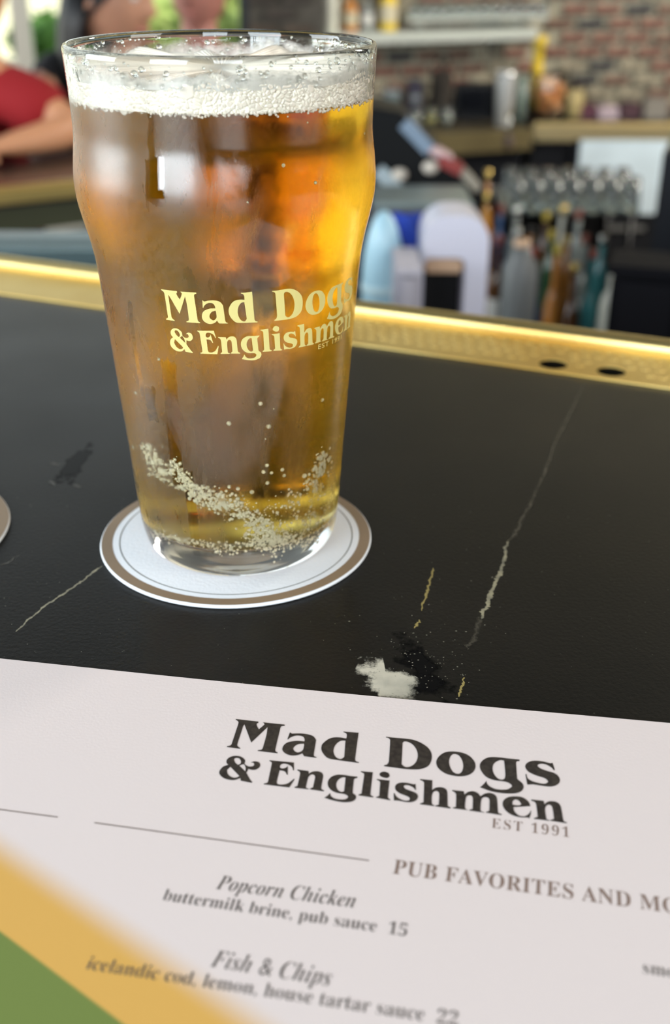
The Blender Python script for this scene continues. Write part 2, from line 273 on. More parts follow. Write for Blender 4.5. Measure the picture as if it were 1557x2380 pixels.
q = MB(); slab(q, [P2(-1.28, -.45), P2(.98, -.45), P2(.98, F1-.03), P2(-1.28, F1-.03)], FLOOR, -.042); childed(q.build('bar_cabinet', wood, None), bar)
# brass rail: flat plate with rolled back lip, round holes cut through near its front edge
def brass_mat():
    m = bpy.data.materials.new('aged_brass'); m.use_nodes = True; n = m.node_tree; b = n.nodes['Principled BSDF']; L = n.links.new
    b.inputs['Metallic'].default_value = 1; t = n.nodes.new('ShaderNodeTexCoord'); z = n.nodes.new('ShaderNodeTexNoise'); z.inputs['Scale'].default_value = 14; z.inputs['Detail'].default_value = 8
    L(t.outputs['Object'], z.inputs['Vector']); r = n.nodes.new('ShaderNodeValToRGB'); r.color_ramp.elements[0].position = .3; r.color_ramp.elements[1].position = .72
    r.color_ramp.elements[0].color = (.78, .54, .16, 1); r.color_ramp.elements[1].color = (.95, .76, .32, 1); L(z.outputs['Fac'], r.inputs[0]); L(r.outputs[0], b.inputs['Base Color'])
    b.inputs['Roughness'].default_value = .5
    return m
brass = brass_mat()
def loft(mbv, prof, u0, u1, smooth=False):      # prof: (v, z) outline swept along the rail
    n = len(prof); vs = []
    for u in (u0, u1):
        for v, z in prof: x, y = P2(u, v); vs.append((x, y, z))
    mbv.add(vs, [tuple(range(n))[::-1], tuple(range(n, 2*n))]+[(i, (i+1) % n, n+(i+1) % n, n+i) for i in range(n)], smooth); return mbv
hu = []
for X, Y in ((.1133, .5555), (.1412, .5449)):
    hu.append((RU.x*X+RU.y*Y, RN.x*X+RN.y*Y))
# plate as a grid strip with two holes: build around each hole
q = MB(); zt, zb = .0010, .0001; r0 = .0074; HV = sum(h[1] for h in hu)/2; half = .0092
us = [-.85]
for u_, v_ in hu: us += [u_-half, u_+half]
us.append(.55)
vf, vb = F0-.001, F1-.004
def quad(u0, u1, v0, v1):
    a = [P2(u0, v0), P2(u1, v0), P2(u1, v1), P2(u0, v1)]
    q.add([(x, y, z) for z in (zb, zt) for x, y in a], [(3, 2, 1, 0), (4, 5, 6, 7), (0, 1, 5, 4), (2, 3, 7, 6)])
quad(us[0], us[1], vf, vb); quad(us[2], us[3], vf, vb); quad(us[4], us[5], vf, vb)
for u_, v_ in hu:
    quad(u_-half, u_+half, v_+half, vb); quad(u_-half, u_+half, vf, max(vf+.0003, v_-half))
    N = 32; top = []; bot = []; out = []
    for i in range(N):
        a = 2*math.pi*i/N; c_, s_ = math.cos(a), math.sin(a); k = half/max(abs(c_), abs(s_))
        top.append((*P2(u_+r0*c_, v_+r0*s_), zt)); bot.append((*P2(u_+r0*c_, v_+r0*s_), zb)); out.append((*P2(u_+k*c_, v_+k*s_), zt))
    q.add(top+bot+out, [(i, (i+1) % N, 2*N+(i+1) % N, 2*N+i) for i in range(N)]+[(N+i, N+(i+1) % N, (i+1) % N, i) for i in range(N)])
rail = childed(q.build('brass_rail', brass, None), bar)
for u_, v_ in hu:
    q = MB(); x, y = P2(u_, v_); q.lathe([(r0*1.02, .0001), (r0*1.02, .0003), (.0001, .0003)], 24, (x, y, 0)); childed(q.build('hole_shade_disc', mat('hole_black', (.002, .002, .002), .9, spec=.02), None), bar)  # flat black disc, the darkness inside the hole put into its colour
q = MB(); prof = [(F1-.0125, .002)]
for i in range(9):
    a = math.pi-math.pi*i/8*1.0; prof.append((F1-.0065+.006*math.cos(a), .0035+.0045*math.sin(a)))
prof += [(F1-.0005, -.03), (F1-.004, -.03)]
loft(q, prof, -.85, .55, False); childed(q.build('rolled_lip', mat('polished_brass', (.80, .64, .28), .42, 1, bump=.2), None), bar)
# embossed studs in rows on the right run of the plate
q = MB(); rr = random.Random(5)
for j in range(4):
    v_ = F0+.012+j*.0088
    u_ = -.26+(.0035 if j % 2 else 0)
    while u_ < .45:
        if all((u_-h[0])**2+(v_-h[1])**2 > .013**2 for h in hu) and not (.02 > abs(u_+.0) and 0):
            x, y = P2(u_+rr.uniform(-.001, .001), v_+rr.uniform(-.001, .001)); q.lathe([(.0022, 0), (.0016, .0004), (.0008, .0006), (.0001, .00065)], 10, (x, y, zt-.0001))
        u_ += .0072
st = childed(q.build('embossed_studs', brass, None), bar); st['kind'] = 'stuff'
# pale veins, the quartz patch and the polished spot inlaid in the slate (thin inlays, ragged by a noise mask)
def inlay_mat(name, col, thr, scale, rough=.4, spec=.5, feather=.06, col2=None, soft=None):
    m = bpy.data.materials.new(name); m.use_nodes = True; n = m.node_tree; b = n.nodes['Principled BSDF']; L = n.links.new; t = n.nodes.new('ShaderNodeTexCoord')
    z = n.nodes.new('ShaderNodeTexNoise'); z.inputs['Scale'].default_value = scale; z.inputs['Detail'].default_value = 8; z.inputs['Roughness'].default_value = .7; L(t.outputs['Object'], z.inputs['Vector'])
    at_ = n.nodes.new('ShaderNodeAttribute'); at_.attribute_name = 'edge'
    ad = n.nodes.new('ShaderNodeMath'); ad.operation = 'MULTIPLY_ADD'; L(at_.outputs['Fac'], ad.inputs[0]); ad.inputs[1].default_value = .5; L(z.outputs['Fac'], ad.inputs[2])
    mr = n.nodes.new('ShaderNodeMapRange'); mr.inputs['From Min'].default_value = thr; mr.inputs['From Max'].default_value = thr+feather; L(ad.outputs[0], mr.inputs['Value']); L(mr.outputs[0], b.inputs['Alpha'])
    b.inputs['Roughness'].default_value = rough; b.inputs['Specular IOR Level'].default_value = spec
    z2 = n.nodes.new('ShaderNodeTexNoise'); z2.inputs['Scale'].default_value = scale*.5; z2.inputs['Detail'].default_value = 6; L(t.outputs['Object'], z2.inputs['Vector'])
    r = n.nodes.new('ShaderNodeValToRGB'); r.color_ramp.elements[0].position = .38; r.color_ramp.elements[1].position = .6; r.color_ramp.elements[0].color = (*(col2 or col), 1); r.color_ramp.elements[1].color = (*col, 1)
    L(z2.outputs['Fac'], r.inputs[0]); L(r.outputs[0], b.inputs['Base Color']); return m
def edge_attr(o, vals):
    a = o.data.attributes.new('edge', 'FLOAT', 'POINT'); a.data.foreach_set('value', vals)
def vein(pts, wd, m, seed):
    rr = random.Random(seed); P = [onz(*p) for p in pts]; vs = []; fs = []; ev = []
    S = []
    for a, b_ in zip(P, P[1:]):
        for k in range(14): S.append(a.lerp(b_, k/14))
    S.append(P[-1]); off = 0
    for i, p in enumerate(S):
        t = (S[min(i+1, len(S)-1)]-S[max(i-1, 0)]).normalized(); nn = Vector((-t.y, t.x, 0)); off = off*.7+rr.uniform(-1, 1)*wd*.35
        ww = wd*rr.uniform(.6, 1.3)*min(1, .35+min(i, len(S)-1-i)/6)
        for s_, e in ((-1, 0), (0, 1), (1, 0)): q_ = p+nn*(off+s_*ww); vs.append((q_.x, q_.y, .00004)); ev.append(e)
        if i: k = i*3; fs += [(k-3, k-2, k+1, k), (k-2, k-1, k+2, k+1)]
    o = MB().add(vs, fs).build('pale_vein', m, None, fix=False); edge_attr(o, ev); childed(o, bar); return o
mv = inlay_mat('vein_cream', (.36, .33, .22), .72, 420, col2=(.2, .19, .14)); mvf = inlay_mat('vein_faint', (.045, .040, .030), .60, 300, feather=.35); mvg = inlay_mat('vein_gold', (.34, .27, .09), .74, 900)
vein([(1357, 890), (1297, 1020), (1245, 1140)], .0012, mvf, 1); vein([(1245, 1140), (1215, 1205), (1180, 1260)], .0016, mvf, 2)
vein([(1183, 1255), (1160, 1330), (1130, 1400), (1115, 1440)], .0013, mv, 3); vein([(1120, 1430), (1100, 1475), (1085, 1510)], .0018, mvf, 4)
vein([(1006, 1320), (996, 1365), (980, 1420)], .0008, mvg, 5); vein([(972, 1440), (962, 1460)], .001, mvg, 15)
vein([(236, 1316), (180, 1358), (105, 1408), (35, 1468)], .00075, mv, 6); vein([(0, 1315), (45, 1290)], .0012, mvf, 7)
vein([(1080, 1575), (1070, 1620)], .0009, mvg, 8)
def patch(name, pts, m, z, sub=26):
    P = [onz(*p) for p in pts]; cx_ = sum((p.x for p in P))/len(P); cy_ = sum(p.y for p in P)/len(P); vs = [(cx_, cy_, z)]; ev = [1]; fs = []
    S = []
    n = len(P)
    for i in range(n):
        for k in range(5): S.append(P[i].lerp(P[(i+1) % n], k/5))
    for j in range(1, 7):
        for p in S: vs.append((cx_+(p.x-cx_)*j/6, cy_+(p.y-cy_)*j/6, z)); ev.append((1-j/6)*1.0)
    N = len(S)
    for i in range(N):
        k = (i+1) % N; fs.append((0, 1+i, 1+k))
        for j in range(5): fs.append((1+j*N+i, 1+(j+1)*N+i, 1+(j+1)*N+k, 1+j*N+k))
    o = MB().add(vs, fs).build(name, m, None, fix=False); edge_attr(o, ev); childed(o, bar); return o
mg = inlay_mat('slate_polished', (.0045, .0045, .0052), .70, 75, feather=.16, rough=.3, spec=.06)
patch('polish_reflection_patch', [(885, 1435), (985, 1440), (1005, 1510), (1085, 1545), (1085, 1700), (960, 1700), (935, 1580), (880, 1530)], mg, .00003)
patch('polish_reflection_patch', [(60, 1150), (130, 1060), (245, 970), (262, 1010), (215, 1110), (150, 1180)], inlay_mat('slate_dark_reflection', (.0048, .0048, .0048), .78, 55, rough=.4, spec=.08), .00003)  # dark reflection on the left of the slate, put into the colour
mq = inlay_mat('quartz_white', (.68, .64, .52), .57, 110, col2=(.34, .33, .27), feather=.14)
patch('quartz_patch', [(824, 1562), (832, 1526), (862, 1512), (888, 1520), (895, 1548), (940, 1556), (985, 1584), (990, 1606), (972, 1660), (870, 1660), (872, 1622), (840, 1595)], mq, .00006)
q = MB(); rr = random.Random(9)
for i in range(240):
    px, py = (rr.gauss(985, 75), rr.gauss(1540, 65)) if i < 130 else (rr.uniform(0, 1557), rr.uniform(1150, 1650))
    p = onz(px, py); s_ = rr.uniform(.00008, .00026) if i < 130 else rr.uniform(.00006, .00014); a = rr.uniform(0, 6.28)
    q.add([(p.x+s_*math.cos(a+k*1.57)*(1.6 if k % 2 else 1), p.y+s_*math.sin(a+k*1.57), .00007) for k in range(4)], [(0, 1, 2, 3)])
sk = childed(q.build('mineral_specks', mat('speck_pale', (.36, .34, .27), .4), None, fix=False), bar); sk['kind'] = 'stuff'
for px, py in ((127, 1078), (122, 1122), (180, 1128)):
    vein([(px-8, py-4), (px+8, py+5)], .002, mvf, px)

# ================================================================ beer mats
wpap = mat('mat_white_board', (.80, .83, .86), .75, bump=.15, bscale=900); bpap = mat('mat_bronze_print', (.33, .235, .15), .42, metal=.25, bump=.1, bscale=900); gpr = mat('mat_grey_line', (.20, .21, .19), .6)
def ring(r0_, r1_, z, nm, m, parent, n=160):
    vs = [(r_*math.cos(2*math.pi*i/n), r_*math.sin(2*math.pi*i/n), z) for r_ in (r0_, r1_) for i in range(n)]
    return MB().add(vs, [(i, n+i, n+(i+1) % n, (i+1) % n) for i in range(n)]).build(nm, m, parent, fix=False)
def coaster(loc, label):
    e = empty('beer_mat', loc); tag(e, label, 'coaster', 'round beer mats on the bar')
    q = MB(); q.lathe([(.0492, 0), (.0498, .0003), (.05, .0008), (.0498, .0013), (.0493, .0015)], 160); q.build('board', wpap, e)
    ring(.0455, .0495, .00155, 'bronze_border', bpap, e); ring(.0427, .0431, .00155, 'thin_ring_line', gpr, e); return e
coaster((-.0365, .3678, .0001), 'white round beer mat with bronze border under the pint glass')
coaster((-.1728, .3695, .0001), 'beer mat with bronze border cut off at the left picture edge')
# ================================================================ behind the bar
def at3(px, py, Y): return pt(px, py, Y)
stone = mat('back_counter_slate', (.022, .02, .018), .3, noise=.3)
brassp = MATS['polished_brass']
ZC = pt(1400, 283, 4.2).z                                            # height of the back counter
# --- back counter right of the corner
xl = pt(1236, 290, 4.2).x
bc = empty('back_counter', (xl, 4.2, 0)); tag(bc, 'dark back counter with pale brass front edge below the brick wall', 'counter')
q = MB(); q.box((.9, .13, ZC-.02), (1.8, .28, .04)); q.build('countertop', stone, bc)
q = MB(); q.box((.9, -.02, ZC-.032), (1.8, .024, .066), ch=.008); q.build('brass_edge', mat('satin_brass', (.80, .66, .36), .38, 1), bc)
cab = mat('black_cabinet', (.010, .011, .014), .28)
for i in range(3):
    q = MB(); q.box((.3+.6*i, .12, (ZC-.06+FLOOR)/2), (.59, .24, ZC-.07-FLOOR)); c_ = q.build('cabinet_front', cab, bc)
# --- counter left of the corner, running forward along the side wall
def along(px, py, off=0):        # a point seen at px, py lying off metres in front of the side wall
    d = FW+RT*((px-778.5)/FPX)-UP*((py-1190)/FPX); n_ = Vector((math.sin(A2), -math.cos(A2), 0)); o = Vector((Cc.x, Cc.y, 0))+n_*off
    t = (o-CAM).dot(n_)/d.dot(n_); return CAM+d*t
p0 = along(1226, 300, .36); LL = .80; a_ = A2
sc_ = empty('side_counter', (p0.x, p0.y, 0), a_); tag(sc_, 'dark wooden counter along the brick wall carrying bottles and shakers', 'counter')
q = MB(); q.box((-LL/2, .175, ZC-.02), (LL, .34, .04)); q.build('countertop', mat('worn_dark_wood', (.075, .06, .035), .4, noise=.4, nscale=12), sc_)
q = MB(); q.box((-LL/2, -.025, ZC-.035), (LL, .02, .07)); q.build('edge_strip', mat('bronze_edge', (.20, .16, .075), .45, .6), sc_)
q = MB(); q.box((-LL/2, .17, (ZC-.05+FLOOR)/2), (LL-.02, .31, ZC-.05-FLOOR)); q.build('cabinet_front', cab, sc_)
# --- steel shelves
def shelf(px0, px1, pyt, pyb, depth, m, label):
    a, b_ = along(px0, pyb, depth), along(px1, pyb, depth); zt_ = along(px1, pyt, depth).z; z0_ = b_.z; L_ = (b_-a).length
    e = empty('steel_shelf', (a.x, a.y, 0), A2); q = MB(); q.box((L_/2, depth/2, (zt_+z0_)/2), (L_, depth, zt_-z0_), ch=.003); q.build('board', m, e)
    for f in (.15, .85):
        q = MB(); q.box((L_*f, depth-.03, z0_-.03), (.012, .05, .06)); q.build('bracket', steel, e)
    tag(e, label, 'shelf'); return e, z0_, zt_
stl = mat('pale_steel', (.62, .66, .60), .42, .5)
sh1, sz0, sz1 = shelf(760, 1250, 66, 92, .16, stl, 'lower pale steel shelf with amber bottles on the brick wall')
sh2, uz0, uz1 = shelf(950, 1275, 36, 46, .13, stl, 'upper pale steel shelf holding upturned glasses on the brick wall')
# --- bottle builder
def bottle(loc, h, r, mg_, mliq, mcap, label, cat='bottle', group=None, style=0, name='bottle', rz=0, lab=None):
    e = empty(name, loc, rz); rn = r*.36
    pr = [(r*.9, 0), (r, .006*h/.3), (r, h*.52), (r*.96, h*.58), (r*.6, h*.66), (rn, h*.72), (rn, h*.93), (rn*1.15, h*.94), (rn*1.1, h*.955), (.0005, h*.955)] if style == 0 else \
         [(r*.9, 0), (r, .01*h), (r, h*.66), (r*.8, h*.74), (rn, h*.80), (rn, h*.93), (.0005, h*.93)]
    q = MB(); q.lathe(pr, 20); q.build('glass_body', mg_, e)
    q = MB(); q.lathe([(rn*1.2, h*.93), (rn*1.2, h), (.0005, h)], 14); q.build('cap', mcap, e)
    if lab:
        q = MB(); q.lathe([(r*1.01, h*.16), (r*1.015, h*.17), (r*1.015, h*.46), (r*1.01, h*.47)], 20); q.build('label_band', lab, e)
    tag(e, label, cat, group); return e
gb = mat('brown_bottle_glass', (.09, .035, .01), .08, coat=.5); gg = mat('green_bottle_glass', (.03, .09, .04), .08, coat=.5); gcl = mat('pale_bottle_glass', (.45, .50, .48), .08, trans=.55)
gor = mat('orange_bottle', (.62, .25, .05), .2, coat=.4); gye = mat('yellow_bottle', (.78, .55, .04), .2, coat=.4); gwh = mat('white_bottle', (.72, .72, .62), .3, coat=.3); gre = mat('red_bottle', (.45, .05, .03), .2, coat=.3)
gbl = mat('blue_bottle', (.03, .10, .28), .15, coat=.4); capb = mat('cap_black', (.02, .02, .02), .3); capg = mat('cap_gold', (.75, .55, .18), .3, 1); capr = mat('cap_red', (.26, .06, .04), .3); capy = mat('cap_yellow', (.62, .47, .07), .35); laby = mat('label_cream', (.62, .55, .38), .6); labw = mat('label_white', (.66, .66, .62), .6)
def on_shelf(px, off, z): p = along(px, 60, off); return (p.x, p.y, z)
def pxr(px_w, Y): return px_w/2/FPX*Y*.95
for px, wd_, h, g_, cp, lb, lab_ in ((768, 34, .19, gwh, capb, None, 'white bottle at the left end of the lower shelf'), (814, 32, .13, gor, capy, laby, 'orange bottle with yellow cap on the lower shelf'),
                                   (853, 26, .12, gcl, capb, labw, 'clear bottle with pale label between orange and yellow bottles'), (902, 40, .17, gye, capy, laby, 'yellow amber bottle at the right of the shelf group'), (884, 22, .17, gb, capb, None, 'narrow brown bottle behind the yellow amber bottle')):
    bottle(on_shelf(px, .08 if px != 884 else .04, sz1), h, pxr(wd_, 4.1), g_, None, cp, lab_, group='bottles on the lower steel shelf', lab=lb)
proto = None
def tumbler(loc, h, r, label, group, m=clear, name='tumbler'):
    e = empty(name, loc); q = MB()
    q.lathe([(r, 0), (r*.96, h*.3), (r*.8, h), (.0005, h)], 18); q.lathe([(r*.92, .0005), (r*.88, h*.3), (r*.72, h*.93), (.0005, h*.93)], 18); q.build('bowl', m, e)
    q = MB(); q.lathe([(r*.8, h), (r*.78, h*1.04), (.0005, h*1.04)], 18); q.build('foot', m, e); tag(e, label, 'glass', group); return e
N_ = 12
gfrost = mat('glassware', (.80, .86, .86), .06, trans=.93)
for i in range(N_):
    px = 962+i*27; p = on_shelf(px, .07, uz1)
    tumbler(p, .042, .019, 'upturned tumbler in the row on the upper steel shelf', 'upturned tumblers on the upper shelf', gfrost)
# --- things on the side counter
def csc(px, py, Y):                      # a spot on the counter height, below what is seen at px
    p = pt(px, py, Y); return (p.x, p.y, ZC)
def oncount(px, py): return onz(px, py, ZC)
def boxy(nm, cat, label, px0, px1, pyt, Y, depth, m, z0=None, ch=.006, rz=0, group=None, parts=()):
    z0 = ZC if z0 is None else z0
    a, b_ = pt(px0, pyt, Y), pt(px1, pyt, Y); h = a.z-z0; e = empty(nm, ((a.x+b_.x)/2, Y, z0), rz); q = MB(); q.box((0, depth/2, h/2), (b_.x-a.x, depth, h), ch=ch); q.build('body', m, e); tag(e, label, cat, group); return e, (b_.x-a.x), h
YC = 3.95
def YW(px, off): return along(px, 220, off).y
e, w_, h_ = boxy('monitor', 'monitor', 'small black monitor box on the side counter', 1060, 1156, 196, YW(1060, .13), .09, black)
q = MB(); q.box((0, -.002, h_*.5), (w_*.88, .004, h_*.8)); q.build('screen', mat('screen_off', (.008, .009, .012), .08), e)
e, w_, h_ = boxy('bag', 'bag', 'dark brown soft bag standing left of the black monitor', 1008, 1056, 150, YW(1008, .16), .12, mat('dark_canvas', (.055, .045, .035), .9, noise=.4), ch=.03)
q = MB(); q.tube([(-w_*.3, .06, h_), (-w_*.2, .06, h_+.03), (w_*.2, .06, h_+.03), (w_*.3, .06, h_)], .006, 8); q.build('handle', black, e)
e, w_, h_ = boxy('drill_case', 'case', 'narrow dark violet case leaning beside the brown bag', 948, 984, 188, YW(948, .14), .06, mat('dark_violet', (.03, .025, .045), .5), ch=.01)
q = MB(); q.box((0, -.004, h_*.6), (w_*.5, .008, .02)); q.build('latch', steel, e)
e, w_, h_ = boxy('tin', 'tin', 'grey teal tin at the pint glass edge on the side counter', 893, 930, 214, YW(893, .14), .08, mat('grey_teal', (.14, .18, .18), .4), ch=.008)
q = MB(); q.box((0, .04, h_), (w_*1.04, .085, .01), ch=.002); q.build('lid', steel, e)
for px, lb in ((968, 'small clear glass nearest the violet case'), (1003, 'small clear glass holding yellow liquid on the side counter'), (1040, 'small clear glass nearest the black monitor')):
    p = pt(px, 250, YW(px, .25)); e = empty('small_glass', (p.x, p.y, ZC)); q = MB(); q.lathe([(.016, 0), (.022, .06), (.0205, .06), (.015, .004), (.0005, .004)], 18); q.build('bowl', gfrost, e)
    q = MB(); q.lathe([(.0145, .005), (.018, .03), (.0005, .03)], 16); q.build('drink', mat('yellow_drink', (.7, .6, .15), .2) if px == 1003 else gwh, e); tag(e, lb, 'glass', 'small glasses on the side counter')
def lathe_c(nm, cat, label, px, pyt, pyb, wpx, m, prof, pn): return lathe_at(nm, cat, label, px, pyt, pyb, wpx, onz(px, pyb, ZC).y, m, prof, pn)
def lathe_at(nm, cat, label, px, pyt, pyb, wpx, Y, m, prof, partname, group=None, n=28, rz=0):
    t_, b_ = pt(px, pyt, Y), pt(px, pyb, Y); h = t_.z-b_.z; r = wpx/2/FPX*Y; e = empty(nm, (b_.x, Y, b_.z), rz); q = MB(); q.lathe([(a*r, z*h) for a, z in prof], n); q.build(partname, m, e); tag(e, label, cat, group); return e, r, h
chrome = mat('polished_steel', (.92, .95, .96), .12, 1)
satin = mat('satin_steel', (.95, .97, .96), .42, .75)
e, r, h = lathe_at('cocktail_shaker', 'shaker', 'tall bright steel cocktail shaker on the side counter', 1168, 166, 293, 46, onz(1168, 293, ZC).y, satin, [(.66, 0), (.72, .02), (1, .9), (1.04, .97), (1.04, 1), (.96, 1), (.7, .06), (.001, .06)], 'cup')
q = MB(); q.lathe([(r*1.03, h*.93), (r*1.07, h*.96), (r*1.03, h*.99)], 28); q.build('rolled_rim', chrome, e)
e, r, h = lathe_at('glass_jar', 'jar', 'wide clear jar crammed with orange fruit pieces beside the shaker', 1268, 170, 277, 92, onz(1268, 277, ZC).y, clear, [(.9, 0), (1, .05), (1, .8), (.9, .9), (.92, 1), (.86, 1), (.84, .9), (.93, .8), (.93, .06), (.001, .05)], 'jar_body')
rr = random.Random(4)
mo, mo2 = mat('orange_fruit', (.72, .30, .10), .5, noise=.3), mat('peach_fruit', (.80, .50, .30), .5, noise=.3)
for i in range(22):
    a = rr.uniform(0, 6.28); d_ = rr.uniform(0, .5)*r; q = MB(); q.sphere((d_*math.cos(a), d_*math.sin(a), h*(.12+.66*i/22)), (r*.42, r*.42, r*.30), 12, 8); o_ = q.build('fruit_piece', mo if i % 3 else mo2, e)
e, r, h = lathe_at('juice_bottle', 'bottle', 'tall yellow bottle neck rising behind the orange fruit jar', 1240, 82, 270, 40, onz(1240, 270, ZC).y, gye, [(.5, 0), (.6, .03), (.6, .5), (.6, .6), (.55, .66), (.5, .86), (.74, .88), (.8, .98), (.6, 1), (.001, 1)], 'bottle_body')
q = MB(); q.lathe([(r*.7, h*.86), (r*.72, h), (.0005, h)], 16); q.build('cap', capy, e)
e, r, h = lathe_at('storage_jar', 'jar', 'tan storage jar to the right of the orange fruit jar', 1328, 205, 274, 48, onz(1328, 274, ZC).y, mat('tan_ceramic', (.45, .36, .16), .5, noise=.2), [(.8, 0), (1, .1), (1, .75), (.8, .9), (.82, 1), (.001, 1)], 'jar_body')
q = MB(); q.lathe([(r*.86, h), (r*.86, h*1.08), (r*.2, h*1.12), (r*.2, h*1.2), (.0005, h*1.2)], 20); q.build('lid', wood, e)
e, r, h = lathe_at('beaker', 'beaker', 'grey green clear beaker between shaker and orange jar', 1206, 178, 284, 30, onz(1206, 284, ZC).y, mat('grey_green_glass', (.30, .38, .33), .15, trans=.4), [(.8, 0), (1, 1), (.9, 1), (.7, .05), (.001, .05)], 'beaker_body')
q = MB(); q.lathe([(r*.7, h*.05), (r*.82, h*.6), (.0005, h*.6)], 20); q.build('contents', mat('grey_liquid', (.25, .27, .22), .3), e)
for i, (px0, px1, pyt, c_, lb) in enumerate(((1350, 1388, 246, (.10, .03, .05), 'low maroon box beside the tan jar on the back counter'), (1392, 1440, 250, (.45, .36, .40), 'low pale pinkish box between two maroon boxes on the back counter'), (1446, 1490, 244, (.07, .03, .04), 'low dark box right of the pale pinkish box'), (1500, 1556, 232, (.22, .20, .17), 'greyish box at the right picture edge on the back counter'))):
    e, w_, h_ = boxy('carton', 'box', lb, px0, px1, pyt, 4.26, .08, mat('carton_%s' % 'abcd'[i], c_, .6), group='cartons on the back counter', ch=.003)
    q = MB(); q.box((0, .04, h_+.002), (w_*.5, .05, .004)); q.build('flap', mat('carton_flap_%s' % 'abcd'[i], tuple(k*.7 for k in c_), .6), e)
# --- tap under the corner of the counter
e, r, h = lathe_at('drain_tap', 'tap', 'small dull brown spout hanging under the counter corner', 1180, 316, 345, 22, 3.9, mat('dull_bronze', (.10, .07, .06), .5), [(.5, 0), (1, .2), (1, .8), (.6, 1), (.001, 1)], 'spout')
q = MB(); q.tube([(0, 0, h), (0, .02, h+.08)], .006, 8); q.build('pipe', steel, e)
# --- black cooler door; pale panel colour stands in for a window's reflection
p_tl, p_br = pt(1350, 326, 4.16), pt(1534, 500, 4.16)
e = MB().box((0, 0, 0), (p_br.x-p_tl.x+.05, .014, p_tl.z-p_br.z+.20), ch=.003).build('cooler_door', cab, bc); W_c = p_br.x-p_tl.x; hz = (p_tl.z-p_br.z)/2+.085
e.location = ((p_tl.x+p_br.x)/2-xl, -.018, p_tl.z-hz); e['label'] = 'black cooler door with a painted pale blue window reflection'
q = MB(); q.box((0, -.010, hz-(p_tl.z-p_br.z)/2), (W_c, .010, p_tl.z-p_br.z), ch=.003); q.build('reflection_panel', mat('painted_window_reflection', (.74, .88, .96), .35, noise=.12, nscale=9, coat=.4), e)
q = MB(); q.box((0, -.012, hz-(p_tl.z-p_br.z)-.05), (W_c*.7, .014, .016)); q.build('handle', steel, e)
# --- glass rack with upturned glasses
zr = pt(1330, 478, 3.0).z; xa, xb = pt(1165, 470, 3.0).x, pt(1470, 470, 3.0).x
e = empty('glass_rack', ((xa+xb)/2, 3.0, 0)); q = MB(); q.box((0, .1, zr-.006), (xb-xa, .30, .012)); q.build('rack_tray', blackmetal, e)
for sx in (-1, 1):
    for sy in (-.03, .23): q = MB(); q.tube([(sx*(xb-xa)*.48, sy, FLOOR), (sx*(xb-xa)*.48, sy, zr-.01)], .008, 8); q.build('leg', blackmetal, e)
q = MB(); q.box((0, .1, (FLOOR+zr)/2-.05), (xb-xa-.03, .28, .01)); q.build('lower_shelf', blackmetal, e)
q = MB(); q.box((0, .24, (FLOOR+zr)/2), (xb-xa, .006, zr-FLOOR-.03)); q.build('back_panel', black, e)
tag(e, 'black metal rack carrying two rows of upturned beer glasses', 'rack')
for j in range(2):
    for i in range(7):
        x = xa+.026+i*(xb-xa-.05)/6; tumbler((x, 2.9+.02+j*.12, zr), .085, .022, ('upturned beer glass in the front row of the black rack', 'upturned beer glass in the back row of the black rack')[j], ('front row of rack glasses', 'back row of rack glasses')[j], gfrost, 'beer_glass')
# --- speed rack with bottles
steps = ((2.05, 565), (2.3, 520), (2.55, 490)); zs = []
sr = empty('speed_rack', (pt(1320, 600, 2.3).x, 2.0, 0)); x_a, x_b = pt(1190, 600, 2.05).x, pt(1485, 600, 2.05).x
for k, (Y_, py) in enumerate(steps):
    z_ = pt(1300, py, Y_).z-.27; zs.append(z_); q = MB(); q.box(((x_a+x_b)/2-sr.location.x, Y_-2.0, z_-.008), (x_b-x_a+.06, .17, .016)); q.build('step_shelf', blackmetal, sr)
    q = MB(); q.tube([(x_a-.03-sr.location.x, Y_-2.09, z_+.09), (x_b+.03-sr.location.x, Y_-2.09, z_+.09)], .006, 8); q.build('rail_bar', steel, sr)
    for sx in (x_a-.02, x_b+.02): q = MB(); q.tube([(sx-sr.location.x, Y_-2.07, FLOOR), (sx-sr.location.x, Y_-2.07, z_+.09)], .007, 8); q.build('leg', blackmetal, sr)
tag(sr, 'black stepped speed rack full of mixed liquor bottles', 'rack')
rr = random.Random(31); cols = [(gb, 'brown'), (gg, 'green'), (gcl, 'clear'), (gor, 'orange'), (gbl, 'blue'), (gwh, 'white'), (gre, 'red'), (mat('teal_bottle', (.06, .26, .27), .15, coat=.4), 'teal')]
caps = [(steel, 'steel pourer'), (capg, 'gold cap'), (capb, 'black cap'), (capr, 'red cap'), (capy, 'yellow cap')]
rown = ('front', 'middle', 'rear')
pick = [[2, 4, 3, 0, 7, 5, 2], [0, 2, 6, 1, 3, 2, 7], [1, 4, 2, 3, 0, 5, 2]]
pos_ = ('first', 'second', 'third', 'fourth', 'fifth', 'sixth', 'seventh')
for k, (Y_, py) in enumerate(steps):
    for i in range(7):
        x = x_a+.012+(x_b-x_a-.024)*i/6; g_, gn = cols[pick[k][i]]; cp, cn = caps[(i*2+k*3) % 5]
        bottle((x, Y_+rr.uniform(-.01, .01), zs[k]), .27*rr.uniform(.86, 1.04), .0175, g_, None, cp, '%s bottle with %s, %s from left in the %s row of the speed rack' % (gn, cn, pos_[i], rown[k]), group='%s row of speed rack bottles' % rown[k], style=rr.randint(0, 1), lab=(laby, labw, None)[rr.randint(0, 2)], name='liquor_bottle')
